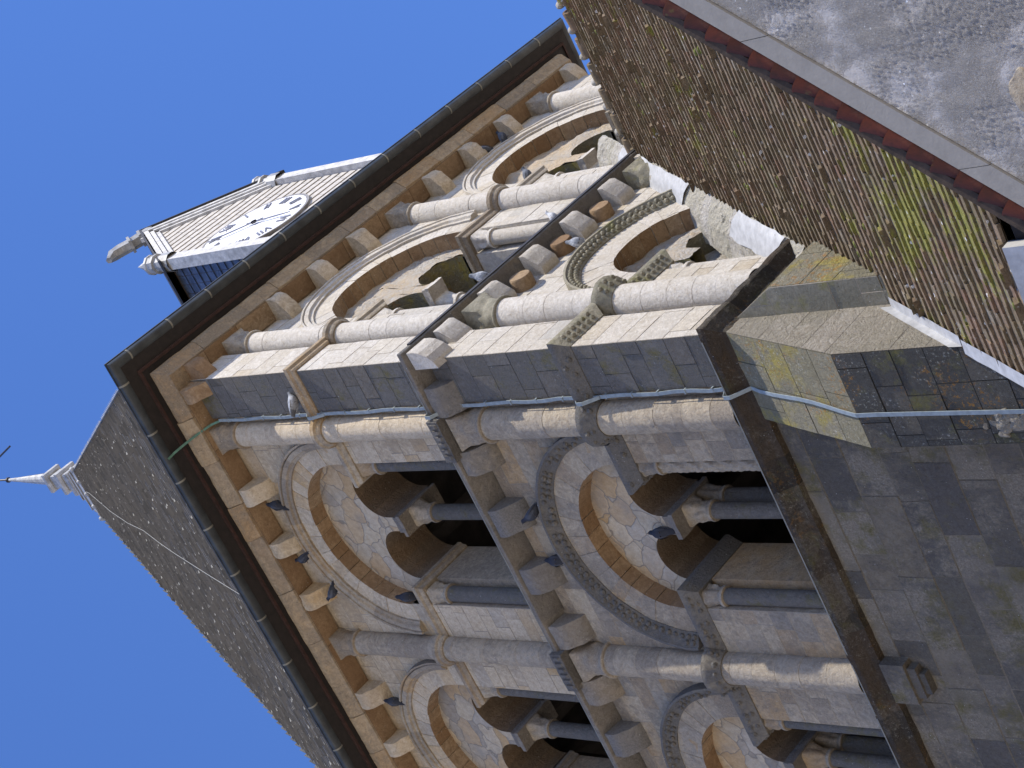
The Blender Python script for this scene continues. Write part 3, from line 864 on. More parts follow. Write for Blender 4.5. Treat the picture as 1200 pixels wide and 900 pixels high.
# ---- string courses wrapping piers and columns
def col_arc(face, uc, r, rev=False, dc=.06):
    a = math.acos(max(-1, min(1, (dc - D1) / r)))      # where the circle meets the wall plane
    # angles measured so that the bulge points to -d
    th = math.asin((D1 - dc) / r)
    pts = []
    n = 14
    for i in range(n + 1):
        g = math.pi + th - (math.pi + 2 * th) * i / n     # sweep from -u side to +u side across the outside
        pts.append((uc + r * math.cos(g), dc - r * math.sin(g)))
    return pts
def xy(face, pts):
    return [Vector((d, u)) if face == 'L' else Vector((u, d)) for u, d in pts]
def string(level, prof, name, mats, beads=None, jit=.004, colr=.215):
    out = []
    qL, qR = lv('L', level), lv('R', level)
    def seg(face, q, i):        # points of one pier in +u order
        if i == 0:
            return col_arc(face, COLS[0] + (0 if level == 'up' else .05 if face == 'L' else .12), colr) + [(UC[0] - q['rin'] + .02, D1), (UC[0] - q['rin'] + .02, .42), (UC[0] - q['so'] - q['sr'] - .0, .42), (UC[0] - q['so'] - q['sr'], 1.33)]
        if i == 1:
            return [(UC[0] + q['so'] + q['sr'], 1.33), (UC[0] + q['so'] + q['sr'], .20), (UC[0] + q['rin'] - .02, D1)] [:2] + [(UC[0] + q['so'] + q['sr'], D1 + .0)] + col_arc(face, COLS[1], colr) + [(UC[1] - q['so'] - q['sr'], D1), (UC[1] - q['so'] - q['sr'], 1.33)]
        return [(UC[1] + q['so'] + q['sr'], 1.33), (UC[1] + q['so'] + q['sr'], D1)] + col_arc(face, COLS[2], colr) + [(WT - .78, D1), (WT - .78, 0), (WT, 0)]
    def near(face, q):
        return [(0, 0), (.78, 0), (.78, D1)] + col_arc(face, COLS[0] + (0 if level == 'up' else .05 if face == 'L' else .12), colr) + [(UC[0] - q['so'] - q['sr'], D1), (UC[0] - q['so'] - q['sr'], 1.33)]
    L0 = xy('L', near('L', qL)); R0 = xy('R', near('R', qR))
    # order with the outside on the left: +x to -x along the right face (outside is -y) means going -x ... use R reversed then L
    paths = [(list(reversed(R0)) + L0[1:], None)]
    for i in (1, 2):
        paths.append((xy('L', seg('L', qL, i)), 'L'))
        paths.append((list(reversed(xy('R', seg('R', qR, i)))), 'R'))
    for p, f in paths:
        # test orientation: outward normal is left of travel direction
        mb = MB()
        mb.sweep(p, prof)
        if beads:
            pr, zz, rad, step = beads
            for off, z in zip(pr, zz):
                acc = 0
                for a, b in zip(p, p[1:]):
                    d = b - a
                    Ln = d.length
                    if Ln < 1e-6: continue
                    nn = Vector((-d.y, d.x)) / Ln
                    x = step - acc if acc else step * .5
                    deep = min(a.x, a.y) > .2 and min(b.x, b.y) > .2
                    while x < Ln:
                        c = a + d * (x / Ln) + nn * off
                        sunny = abs(nn.y) > .7
                        if not deep and (sunny or rnd.random() < (.55 if c.y > 3.5 else .3)):
                            mb.sphere((c.x, c.y, z), rad * rnd.uniform(.85, 1.1), sub=1)
                        x += step
                    acc = (Ln - (x - step)) % step
        mb.jitter(jit, 5)
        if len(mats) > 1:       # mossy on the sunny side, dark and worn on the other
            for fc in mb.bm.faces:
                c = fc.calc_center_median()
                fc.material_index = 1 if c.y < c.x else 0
        mb.build(name, mats, T, smooth=35)
string('up', [(-.05, 27.0), (.03, 27.0), (.055, 27.03), (.06, 27.08), (.10, 27.11), (.10, 27.19), (-.05, 27.22)], 'impost_string', ['mixed'])
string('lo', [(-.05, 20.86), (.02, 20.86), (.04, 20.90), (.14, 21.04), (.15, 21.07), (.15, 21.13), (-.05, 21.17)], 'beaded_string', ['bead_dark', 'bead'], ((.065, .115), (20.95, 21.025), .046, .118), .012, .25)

# ---- ledge between the two stages, on corbels
def flat_path():
    return [Vector((WT + .3, 0)), Vector((0, 0)), Vector((0, WT + .3))]
for nm, prof, mats, jit in (
    ('stage_ledge', [(-.16, 23.90), (.20, 24.0), (.26, 24.02), (.27, 24.035), (.27, 24.10), (-.16, 24.24)], ['corbel_grey'], .006),
    ('sill_ledge', [(-.12, 18.02), (.02, 18.04), (.06, 18.14), (.19, 18.26), (.20, 18.28), (.20, 18.36), (-.16, 18.46)], ['ledge'], .012)):
    mb = MB()
    # break into stone lengths so that the line is not perfectly straight
    for a, b in ((Vector((WT + .05, 0)), Vector((0, 0))), (Vector((0, 0)), Vector((0, WT + .05)))):
        pass
    pts = [Vector((WT + .05 - i * (WT + .05) / 24, 0)) for i in range(25)] + [Vector((0, (i + 1) * (WT + .05) / 24)) for i in range(24)]
    mb.sweep(pts, prof)
    mb.rough(.16, jit * 1.6, 4.5)
    mb.build(nm, mats, T)
mb = MB()
mb.sweep([Vector((WT, 0)), Vector((0, 0))], [(.278, 24.05), (.29, 24.05), (.29, 24.115), (.20, 24.135), (.20, 24.125), (.278, 24.108)], tint=.5)
mb.build('drip_strip', 'drip', T, 'black lead drip along the sunny ledge')
mb = MB()
mb.sweep([Vector((0, 0)), Vector((0, WT))], [(.268, 24.085), (.276, 24.085), (.276, 24.108), (.12, 24.165), (.12, 24.155), (.268, 24.10)], tint=.5)
mb.sweep([Vector((0, 0)), Vector((0, WT))], [(.203, 18.345), (.209, 18.345), (.209, 18.366), (.1, 18.41), (.1, 18.40), (.203, 18.358)], tint=.5)
split_loose(mb.build('drip_strip', 'gutter_band', T, 'thin grey drip along a shaded ledge'))

for face in 'LR':
    cm = 'corbel_grey' if face == 'L' else 'pale'
    # stage ledge corbels: front flush with the slab, hollow chamfer below
    for k in range(10):
        u = .62 + 1.08 * k if face == 'R' else 1.72 + 1.09 * (k - 1)
        if any(abs(u - c) < .42 for c in COLS) or u < .2 or u > WT - .3: continue
        mb = MB()
        w = .245 if face == 'L' else .20
        prof = [(D1 + .05, 23.90), (-.235, 23.97), (-.235, 23.80), (-.20, 23.72), (-.08, 23.58), (.02, 23.50), (D1 + .05, 23.44)] if face == 'L' else [(D1 + .05, 23.92), (-.225, 23.97), (-.225, 23.86), (-.02, 23.60), (.03, 23.585), (D1 + .05, 23.58)]
        mb.prism(face, prof, u - w * rnd.uniform(.85, 1.05), u + w * rnd.uniform(.85, 1.05))
        mb.rough(.12, .016 if face == 'L' else .008, 4)
        mb.build('corbel', cm, T, smooth=40)
        # roll between two corbels
        mb = MB()
        ur = u + .545
        if all(abs(ur - c) > .4 for c in COLS) and face == 'R':
            mb.lathe(W(face, ur, D1 + .05, 23.74), [(.19, 0), (.19, .24), (.17, .27)], 20, axis=W(face, 0, -1, 0))
            mb.build('roll_corbel', 'ochre', T, smooth=40)
    # cornice corbels
    for k in range(11):
        u = COLS[0] + 1.1125 * (k - 1)
        if any(abs(u - c) < .1 for c in COLS) or u > WT: continue
        u = max(u, .16)
        mb = MB()
        w = .155
        d_in = D1 + .05 if u > .7 else .05
        mb.prism(face, [(d_in, 29.96), (-.28, 29.96), (-.29, 29.82), (-.24, 29.70), (-.04, 29.54), (d_in, 29.48)], u - w * rnd.uniform(.85, 1.15), u + w * rnd.uniform(.85, 1.15))
        mb.rough(.10, .022, 4)
        mb.build('cornice_corbel', 'ochre' if k < 1 or rnd.random() < .15 else 'cream', T, smooth=40)
mb = MB()
mb.prism('R', [(.05, 23.95), (-.24, 23.97), (-.24, 23.84), (-.22, 23.72), (-.15, 23.58), (-.06, 23.49), (.05, 23.44)], -.20, .22)
mb.jitter(.008, 3)
mb.build('corbel', 'pale', T, 'rounded corbel at the corner of the ledge')
# square carved blocks on the shaded ledge above the columns
for uc in (COLS[0] + .08, COLS[1]):
    mb = MB()
    mb.box('L', uc - .36, uc + .36, -.36, .1, 23.90, 24.13, .35)
    for i in range(6):
        mb.prism('L', [(-.362, 23.92), (-.39, 23.95), (-.39, 24.06), (-.362, 24.09)], uc - .32 + i * .11, uc - .265 + i * .11, .2)
    mb.rough(.12, .01, 6)
    mb.build('carved_abacus', 'grey', T, 'square block with a row of notches above the column')

# ---- top cornice, eave boards, gutter
cprof = [(-.2, 29.955), (.2, 29.96), (.31, 29.97), (.345, 30.02), (.445, 30.13), (.46, 30.20), (.46, 30.245), (-.2, 30.25)]
cuts = {f: [.55] for f in 'LR'}
for f in 'LR':
    while cuts[f][-1] < WT - .4:
        cuts[f].append(cuts[f][-1] + rnd.uniform(.7, 1.25))
    cuts[f][-1] = WT + .3
pieces = [[Vector((.55 - .006, 0)), Vector((0, 0)), Vector((0, .55 - .006))]]
for f in 'LR':
    for a, b in zip(cuts[f], cuts[f][1:]):
        p = [W(f, a + .005, 0, 0).xy, W(f, b - .005, 0, 0).xy]
        pieces.append(p if f == 'L' else p[::-1])
for p in pieces:
    mb = MB()
    dz = rnd.uniform(-.008, .008)
    do = rnd.uniform(-.012, .012)
    mb.sweep(p, [(o + do, z + dz) for o, z in cprof], tint=rnd.random())
    mb.rough(.16, .011, 3.0)
    mb.build('cornice_stone', 'cornice', T)
# ochre underside panels between the corbels
mb = MB()
for face in 'LR':
    blocks(mb, [(.3, 0), (WT, 0), (WT, .38), (.3, .38)], lambda u, h, z, face=face: W(face, u, .1 - z, 29.945 - h), [0, .38], .7, 1.3, .01, .008)
mb.build('cornice_soffit', 'ochre', T)
LOOP = [Vector((WT + .0, 0)), Vector((0, 0)), Vector((0, WT))]
LOOP4 = [Vector((WT, WT)), Vector((WT, 0)), Vector((0, 0)), Vector((0, WT)), Vector((WT, WT))]
mb = MB()
mb.sweep(LOOP4, [(.2, 30.26), (.55, 30.27), (.55, 30.34), (.2, 30.30)], mat=0)
mb.sweep(LOOP4, [(.553, 30.24), (.60, 30.245), (.60, 30.36), (.553, 30.36)], mat=1)
mb.sweep(LOOP4, [(.603, 30.30), (.86, 30.33), (.86, 30.38), (.603, 30.37)], mat=0)
split_loose(mb.build('eave_board', ['timber', 'redtimber'], T))
GP = [(.985, 30.42), (.99, 30.44), (.975, 30.445)]
gr, gc = .105, (.88, 30.41)
gprof = [(gc[0] + gr * math.cos(a), gc[1] + gr * math.sin(a)) for a in [0 - math.pi * i / 10 for i in range(11)]]
gprof += [(gc[0] + (gr - .012) * math.cos(a), gc[1] + (gr - .012) * math.sin(a)) for a in [-math.pi + math.pi * i / 10 for i in range(11)]]
mb = MB()
mb.sweep(LOOP4, gprof, tint=.5)
mb.sweep(LOOP4, [(.975, 30.405), (1.0, 30.405), (1.0, 30.43), (.975, 30.43)], tint=.5)
g = mb.build('gutter', 'gutter', T, 'dark half-round gutter round the eaves', smooth=40)
mb = MB()
for face in 'LR':
    for k in range(13):
        u = -.55 + .98 * k
        c = W(face, u, -gc[0], gc[1])
        ax = W(face, 1, 0, 0)
        n = 10
        for i in range(n):
            a0, a1 = -math.pi * i / n, -math.pi * (i + 1) / n
            r2 = gr + .006
            q_ = []
            for a, du in ((a0, 0), (a1, 0), (a1, .035), (a0, .035)):
                q_.append(W(face, u + du, -(gc[0] + r2 * math.cos(a)), gc[1] + r2 * math.sin(a)))
            mb.f(q_, .5)
split_loose(mb.build('gutter_joint', 'gutter_band', g, weld=True))

# ---- slated pyramid roof
APZ, BZ, BO = 46.75, 30.44, -.62
AP = Vector((5.6, 5.6, APZ))
def tile_roof(mb, O, A, S, N, length, vrange, expo, width, th, jit=.006, lift=.004, thick_mat=0):
    s0 = 0
    i = 0
    while s0 < length:
        va, vb = vrange(s0)
        v = va + (rnd.random() - 1) * width
        s1 = min(s0 + expo * 1.35, length)
        while v < vb:
            w = width * rnd.uniform(.85, 1.12)
            a, b = max(v + .002, va), min(v + w - .002, vb)
            if b - a > .02:
                js = rnd.uniform(-jit, jit); jl = th + rnd.uniform(0, lift) + (rnd.random() < .04) * lift * 2
                sk = rnd.uniform(-jit, jit) * .5
                t = rnd.random()
                l0 = O + A * a + S * (s0 + js - sk); l1 = O + A * b + S * (s0 + js + sk)
                u0 = O + A * a + S * s1; u1 = O + A * b + S * s1
                p = [l0 + N * jl, l1 + N * jl, u1 + N * .002, u0 + N * .002]
                mb.f(p, t)
                mb.f([l0, l1, l1 + N * jl, l0 + N * jl], t, thick_mat)
                mb.f([l0, l0 + N * jl, u0 + N * .002], t)
                mb.f([l1, l1 + N * jl, u1 + N * .002], t)
            v += w
        s0 += expo
        i += 1
mb = MB()
base = [Vector((BO, BO, BZ)), Vector((WT - BO, BO, BZ)), Vector((WT - BO, WT - BO, BZ)), Vector((BO, WT - BO, BZ))]
for i in range(4):
    a, b = base[i], base[(i + 1) % 4]
    mid = (a + b) / 2
    A = (b - a).normalized()
    S = (AP - mid); SL = S.length; S = S.normalized()
    N = A.cross(S)
    half = (b - a).length / 2
    mb.f([a - N * .01, b - N * .01, AP - N * .01], .1)
    if i == 3:     # face towards -x: every slate
        tile_roof(mb, mid, A, S, N, SL * .95, lambda s, half=half, SL=SL: (-half * (1 - s / SL), half * (1 - s / SL)), .20, .24, .032, .010, .012)
    else:
        tile_roof(mb, mid, A, S, N, SL * .95, lambda s, half=half, SL=SL: (-half * (1 - s / SL), half * (1 - s / SL)), .20, .6, .022, .004, .004)
for i in range(4):
    hd = (AP - base[i])
    mb.tube([base[i] + hd * (k / 12 * .95) for k in range(13)], .03, 6, tint=.0)
mb.build('slate_roof', 'slate', T, 'steep pyramid roof of grey slates')
# conductor on the slates
N_l = Vector((-(APZ - BZ), 0, 5.6 - BO)).normalized()
wq = [(44.9, 5.52), (44.44, 5.45), (42.65, 5.52), (41.0, 5.40), (39.34, 5.14), (38.1, 5.12), (36.92, 5.05), (34.5, 4.83), (32.03, 4.58), (31.0, 4.5)]
pl = [Vector((BO + (z - BZ) / (APZ - BZ) * (5.6 - BO), y, z)) + N_l * .05 for z, y in wq]
mb = MB()
mb.tube(pl, .006, 6)
mb.build('conductor_wire', 'slatewire', T, 'pale wire running down the slates')

# ---- lead cap, finial and weather vane
mb = MB()
def sqring(z0, h0, z1, h1, mat=0):
    mb.hexa([Vector((5.6 + a * h, 5.6 + b * h, z)) for z, h in ((z0, h0), (z1, h1)) for a, b in ((-1, -1), (1, -1), (1, 1), (-1, 1))], .5, mat)
sqring(45.0, .72, 46.35, .24)
sqring(44.93, .76, 45.0, .74)
sqring(45.45, .60, 45.52, .57)
sqring(45.95, .42, 46.02, .40)
for z, h in ((46.25, .33), (46.75, .31), (47.45, .27)):
    sqring(z, h, z + .12, h); sqring(z - .06, h * .8, z, h)
sqring(46.37, .24, 46.7, .21); sqring(46.87, .2, 47.4, .17)
mb.lathe((5.6, 5.6, 47.57), [(.17, 0), (.15, .5), (.07, 1.7), (.035, 2.3)], 12)
fin = mb.build('finial', 'greylead', T, 'zinc spire cap with square collars')
mb = MB()
for s in range(4):
    for k in range(5):
        a = [(-1, -1), (1, -1), (1, 1), (-1, 1)][s]; b = [(1, -1), (1, 1), (-1, 1), (-1, -1)][s]
        f_ = k / 4
        p = Vector((5.6 + .74 * (a[0] * (1 - f_) + b[0] * f_), 5.6 + .74 * (a[1] * (1 - f_) + b[1] * f_), 44.96))
        mb.sphere(p, .075, sub=1, scale=(1, 1, 1.3))
split_loose(mb.build('cap_knob', 'greylead', fin, weld=True))
mb = MB()
mb.lathe((5.6, 5.6, 49.86), [(.075, 0), (.075, .06), (.04, .09)], 10)
mb.tube([Vector((5.6, 5.6, 49.8)), Vector((5.6, 5.6, 51.4))], .025, 8)
mb.tube([Vector((5.6, 5.0, 50.0)), Vector((5.6, 4.55, 48.75))], .028, 6)
mb.build('weather_vane', 'iron', T, 'thin iron rod and pointer on the spire tip')

# ---- clock dormer on the sunny side of the roof
YD = -.55
dz0, dz1, dap = 30.55, 34.95, 37.75
XC, HWD = 5.55, 1.72
dm_b = MB()
# body: side walls and roof running back into the spire
dm_b.box('R', XC - HWD + .1, XC + HWD - .1, YD + .13, 4.4, dz0, dz1, .5, 0)
dorm = dm_b.build('clock_dormer', ['boards'], T, 'gabled clock dormer with white frame')
mb = MB()
mb.prism('R', [(YD + .08, 0), (YD + .08, 0), (YD + .08, 0)], 0, 0) if False else None
gv = [(XC - HWD + .1, dz1), (XC + HWD - .1, dz1), (XC, dap - .1)]
a_ = [Vector((x, YD + .13, z)) for x, z in gv]; b_ = [Vector((x, 4.6, z)) for x, z in gv]
mb.f(a_); mb.f(b_[::-1])
for i in range(3):
    mb.f([a_[i], b_[i], b_[(i + 1) % 3], a_[(i + 1) % 3]])
mb.build('gable_back', 'brown', dorm)
# slats
mb = MB()
z = dz0
while z < dap - .35:
    hw = HWD - .26 if z < dz1 else (HWD - .26) * (dap - z) / (dap - dz1) * .95
    x = XC - hw
    while x < XC + hw - .05:
        w = min(rnd.uniform(.5, 1.1), XC + hw - x)
        mb.hexa([Vector(p) for p in ((x, YD + .005, z), (x + w - .012, YD + .005, z), (x + w - .012, YD + .03, z), (x, YD + .03, z), (x, YD + .0, z + .17), (x + w - .012, YD + .0, z + .17), (x + w - .012, YD + .03, z + .17), (x, YD + .03, z + .17))])
        x += w
    z += .27
mb.build('slat_cladding', 'slat', dorm, 'weathered white horizontal slats')
mb = MB()
for s in (-1, 1):
    a, b = sorted((XC + s * (HWD - .24), XC + s * (HWD + .03)))
    mb.box('R', a, b, YD - .12, YD + .12, dz0 - .1, dz1 + .12, .5)
    # raking frame
    e = Vector((s * HWD, 0, dz1)); 
    p0 = Vector((XC + s * (HWD + .03), YD - .10, dz1)); p1 = Vector((XC, YD - .10, dap + .05))
    dr = (p1 - p0).normalized(); nr = Vector((-dr.z, 0, dr.x)) * (1 if s > 0 else -1)
    nr = -nr if nr.z > 0 else nr
    for off0, off1, y0, y1 in ((0, .10, -.02, .14), (.115, .20, .01, .14), (.215, .30, .05, .14)):
        q0, q1, q2, q3 = p0 + nr * off0, p1 + nr * off0, p1 + nr * off1, p0 + nr * off1
        mb.hexa([v + Vector((0, y, 0)) for y in (y0, y1) for v in (q0, q1, q2, q3)], .5)
split_loose(mb.build('dormer_frame', 'whitelead', dorm, 'white painted frame of the clock dormer'))
mb = MB()
for s in (-1, 1):
    p0 = Vector((XC + s * (HWD + .14), 0, dz1 - .12)); p1 = Vector((XC, 0, dap + .11))
    mb.hexa([p + Vector((0, y, dz)) for y in (YD - .16, 4.6) for p, dz in ((p0, 0), (p1, 0), (p1, .07), (p0, .07))], .4)
split_loose(mb.build('dormer_roof', 'drip', dorm))
for s in (-1, 1):
    mb = MB()
    for k in range(22):
        y = YD + .14 + k * .2
        for j in range(18):
            z = dz0 + j * .24
            xo = XC + s * (HWD - .1)
            mb.f([Vector((xo + s * .03, y, z)), Vector((xo + s * .03, y + .19, z)), Vector((xo + s * .004, y + .19, z + .27)), Vector((xo + s * .004, y, z + .27))])
    mb.build('slate_hanging', 'slateblue', dorm, 'blue slates hung on the dormer cheek')
# volute finial at the gable top and a pinnacle over the left jamb
mb = MB()
vp = [Vector((XC + .15, YD + .0, dap - .1)), Vector((XC - .1, YD + .0, dap + .08)), Vector((XC - .35, YD, dap + .16)), Vector((XC - .55, YD, dap + .30)), Vector((XC - .78, YD, dap + .33)), Vector((XC - 1.0, YD, dap + .18))]
mb.tube(vp, [.16, .15, .14, .14, .13, .07], 6)
for c in (vp[1], vp[2]):
    mb.lathe(c, [(.19, -.03), (.19, .03)], 6, axis=Vector((-.9, 0, .5)))
mb.build('volute_finial', 'greylead', dorm, 'curled zinc finial on the gable')
for s in (-1, 1):
    mb = MB()
    c = Vector((XC + s * (HWD - .1), YD + .0, dz1 + .1))
    mb.lathe(c, [(.20, -.3), (.20, .0), (.16, .02), (.16, .2), (.21, .22), (.21, .28), (.17, .30), (.19, .42), (.21, .44), (.21, .5), (.15, .52), (.0, 1.0)], 4 if False else 10, cap=False)
    mb.build('pinnacle', 'greylead', dorm, smooth=30)
# dial
CC = Vector((4.98, YD - .035, 33.2)); CR = 1.12
mb = MB()
mb.lathe(CC, [(0.001, .02), (CR, .02), (CR, -.035)], 64, axis=Vector((0, -1, 0)), cap=False)
dial = mb.build('clock_dial', 'clock_white', dorm, 'round white dial with Roman numerals')
mb = MB()
mb.lathe(CC, [(CR + .005, -.035), (CR + .005, .022), (CR + .06, .022), (CR + .06, -.035)], 64, axis=Vector((0, -1, 0)), cap=False)
mb.build('dial_rim', 'clock_frame', dorm)
ROM = ['XII', 'I', 'II', 'III', 'IV', 'V', 'VI', 'VII', 'VIII', 'IX', 'X', 'XI']
yq = CC.y - .026
def stroke(p, q, w, fr):
    up, rt, o = fr
    P_ = o + rt * p[0] + up * p[1]; Q_ = o + rt * q[0] + up * q[1]
    d = (Q_ - P_).normalized(); n = Vector((-d.z, 0, d.x)) * w / 2
    mb.hexa([v + Vector((0, y, 0)) for y in (0, -.012) for v in (P_ - n, P_ + n, Q_ + n, Q_ - n)], .5)
for h in range(12):
    mb = MB()
    a = R_(90 - 30 * h)
    up = Vector((math.cos(a), 0, math.sin(a)))            # top of the numeral points outwards
    rt = Vector((math.sin(a), 0, -math.cos(a)))
    o = Vector((CC.x, yq, CC.z)) + up * (CR * .70)
    wd = {'I': .075, 'V': .16, 'X': .16}
    tot = sum(wd[c] for c in ROM[h])
    x = -tot / 2
    H_ = .25
    for c in ROM[h]:
        cx = x + wd[c] / 2
        if c == 'I':
            stroke((cx, 0), (cx, H_), .042, (up, rt, o))
        elif c == 'V':
            stroke((cx - .06, H_), (cx, 0), .042, (up, rt, o)); stroke((cx + .06, H_), (cx, 0), .022, (up, rt, o + Vector((0, -.001, 0))))
        else:
            stroke((cx - .06, H_), (cx + .06, 0), .042, (up, rt, o)); stroke((cx + .06, H_), (cx - .06, 0), .022, (up, rt, o + Vector((0, -.001, 0))))
        x += wd[c]
    mb.build('roman_numeral', 'numeral', dorm)
for (tx, tz, w0) in ((5.17, 32.25, .05), (4.35, 34.02, .055)):
    mb = MB()
    tip = Vector((tx, CC.y - .06, tz)); o = Vector((CC.x, CC.y - .06, CC.z))
    d = (tip - o).normalized(); n = Vector((-d.z, 0, d.x))
    o2 = o - d * .2
    midp = o + d * (tip - o).length * .6
    for a, b, wa, wb in ((o2, midp, w0 * .6, w0), (midp, tip, w0, .008)):
        mb.hexa([v + Vector((0, y, 0)) for y in (0, -.015) for v in (a - n * wa / 2, a + n * wa / 2, b + n * wb / 2, b - n * wb / 2)], .5)
    mb.lathe(o, [(.06, -.01), (.06, .03)], 12, axis=Vector((0, -1, 0)))
    mb.build('clock_hand', 'numeral', dorm)

# ---- base of the tower: plain wall, angle buttresses
mb = MB()
zr = courses(8.0, 18.05, .34, .56)
blocks(mb, [(1.29, 8.0), (WT, 8.0), (WT, 18.05), (1.29, 18.05)], lambda u, h, z: W('L', u, .10 - h, z), zr, .4, 1.3, .011, .009, 0, .010)
mb.jitter(.012, 2.5)
mb.build('wall', 'dark', T, 'plain dark ashlar wall with paler patched stones')
mb = MB()
blocks(mb, [(.3, 8.0), (WT, 8.0), (WT, 18.05), (.3, 18.05)], lambda u, h, z: W('R', u, .05 - h, z), courses(8, 18.05, .3, .46), .5, 1.1, .007, .005, 0, .004)
mb.build('wall', 'pale', T)
mb = MB()
mb.box('R', .12, WT - .01, .12, WT - .01, 0, 18.0, .4)
mb.build('core_masonry', 'dark', T)
# left buttress
mb = MB()
BX = -.78
zt_, zs_ = 18.14, 15.95
rowsv = courses(8, zs_, .38, .52)
blocks(mb, [(-.02, 8), (1.30, 8), (1.30, zs_), (-.02, zs_)], lambda u, h, z: Vector((BX - h, u, z)), rowsv, .45, .8, .009, .008, 2, .006)
nsl = Vector((-(zt_ - zs_), 0, .78)).normalized()
sl_len = math.hypot(zt_ - zs_, .78)
sd = Vector((.78, 0, zt_ - zs_)).normalized()
blocks(mb, [(-.02, 0), (1.30, 0), (1.30, sl_len), (-.02, sl_len)], lambda u, h, z: Vector((BX, u, zs_)) + sd * z + nsl * h, courses(0, sl_len, .44, .6), .5, .95, .009, .008, 1, .004)
# its sunny side: outline in x,z
blocks(mb, [(BX, 8), (.30, 8), (.30, zt_ + .02), (0, zt_), (BX, zs_)], lambda u, h, z: Vector((u, -.022 - h, z)), courses(8, zt_ + .02, .4, .5), .5, .95, .006, .004, 0, .002)
mb.f([Vector((x, 1.30, z)) for x, z in ((BX, 8), (BX, zs_), (0, zt_), (.3, zt_), (.3, 8))], .4, 2)
mb.build('buttress', ['pale_rough', 'olive', 'black'], T, 'sloping corner buttress facing the shaded side')
# right buttress
mb = MB()
RY = -.42
zt2, zs2 = 18.16, 17.40
b0, b1 = .30, 1.75
blocks(mb, [(b0, 8), (b1, 8), (b1, zs2), (b0, zs2)], lambda u, h, z: Vector((u, RY - h, z)), courses(8, zs2, .4, .5), .5, .9, .007, .005, 0, .003)
n2 = Vector((0, -(zt2 - zs2), .42)).normalized(); s2 = Vector((0, .42, zt2 - zs2)).normalized(); l2 = math.hypot(.42, zt2 - zs2)
blocks(mb, [(b0, 0), (b1, 0), (b1, l2), (b0, l2)], lambda u, h, z: Vector((u, RY, zs2)) + s2 * z + n2 * h, [0, l2 * .5, l2], .5, .9, .007, .005, 0, .003)
blocks(mb, [(RY, 8), (-.02, 8), (-.02, zt2 - .02), (RY, zs2)], lambda u, h, z: Vector((b0 - h, u, z)), courses(8, zt2 - .02, .4, .55), .6, 1, .007, .005, 1, .003)
mb.build('buttress', ['olive', 'bead'], T, 'smaller greenish corner buttress facing the sun')
# small corbel stone under the sill beside it
mb = MB()
mb.prism('R', [(.06, 18.05), (-.12, 18.05), (-.12, 17.92), (.06, 17.78)], 1.80, 2.15)
mb.build('corbel', 'pale', T)
# carved base plate of the middle column below the sill, and stone lumps (patched rubble)
mb = MB()
mb.box('L', COLS[1] - .36, COLS[1] + .30, -.10, .12, 17.62, 18.0, .4)
mb.box('L', COLS[1] - .28, COLS[1] + .22, -.06, .12, 17.48, 17.615, .2)
mb.box('L', COLS[1] - .18, COLS[1] + .16, -.03, .12, 17.38, 17.475, .6)
mb.build('column_corbel', 'dark', T, 'stepped corbel under the middle column')
mb = MB()
for k in range(60):
    c = Vector((BX + .0, 1.02 + rnd.gauss(0, .075), 13.95 + rnd.gauss(0, .13)))
    mb.sphere(c, rnd.uniform(.03, .075), sub=2, scale=(.45, 1, 1))
mb.jitter(.03, 17)
mb.build('rubble_patch', 'pale_rough', T, 'crumbling patch of pale rubble in the buttress')
# ---- back walls, floors: a closed dark belfry
mb = MB()
mb.box('R', WT - .9, WT - .012, .80, WT - .8, 18, 30.2, .4)
mb.box('R', .80, WT - .012, WT - .9, WT - .012, 18, 30.2, .4)
mb.build('wall', 'pale', T, 'plain rear wall')
mb = MB()
mb.box('R', 1.36, WT - .9, 1.36, WT - .9, 29.6, 30.2)
mb.box('R', 1.36, WT - .9, 1.36, WT - .9, 23.4, 24.0)
mb.box('R', .9, WT - .9, .9, WT - .9, 17.9, 18.35)
mb.box('R', 2.2, WT - .92, WT - 1.4, WT - .92, 18.4, 29.6)
mb.box('R', WT - 1.4, WT - .92, 2.2, WT - .92, 18.4, 29.6)
for z in (22.3, 28.2):
    for k in range(4):
        mb.box('R', 1.4, WT - .95, 2.2 + k * 2.2, 2.45 + k * 2.2, z, z + .3)
split_loose(mb.build('belfry_lining', 'inside', T, 'dark timber inside the belfry'))

# ---- lightning conductor tape down the shaded side
mb = MB()
ptsz = [29.55 - .45 * i for i in range(12)]
def tape(pts, nrm, mat=0):
    mb.ribbon(pts, nrm, .055, .012, .5, mat)
nx = Vector((-1, 0, 0))
cy = .80
for za, zb_ in ((29.7, 27.24), (27.22, 24.22), (23.84, 21.2), (20.86, 18.46)):
    n = 8
    tape([Vector((-.035 + .006 * math.sin(i * 2.1 + za), cy + .012 * math.sin(i * 1.7 + za), za + (zb_ - za) * i / n)) for i in range(n + 1)], [nx] * (n + 1))
    for i in range(5):
        z = za + (zb_ - za) * (i + .5) / 5
        mb.box('L', cy - .035, cy + .035, -.055, .1, z - .012, z + .012, .2)
for zc_, o in ((27.1, .12), (24.05, .31), (21.0, .18), (18.3, .24)):
    tape([Vector((-.035, cy, zc_ + .18)), Vector((-o - .02, cy, zc_ + .06)), Vector((-o - .02, cy, zc_ - .05)), Vector((-.05, cy, zc_ - .26))], [Vector((-.3, 0, .95)), nx, nx, Vector((-.8, 0, -.6))])
p0 = Vector((-.05, cy, 18.04)); pts = [p0] + [Vector((BX, cy + .02 * math.sin(i), zs_)) + sd * (sl_len * (1 - i / 8)) + nsl * .02 for i in range(1, 9)] + [Vector((BX - .02, cy + .02 + .01 * i, zs_ - .3 - i * .4)) for i in range(12)]
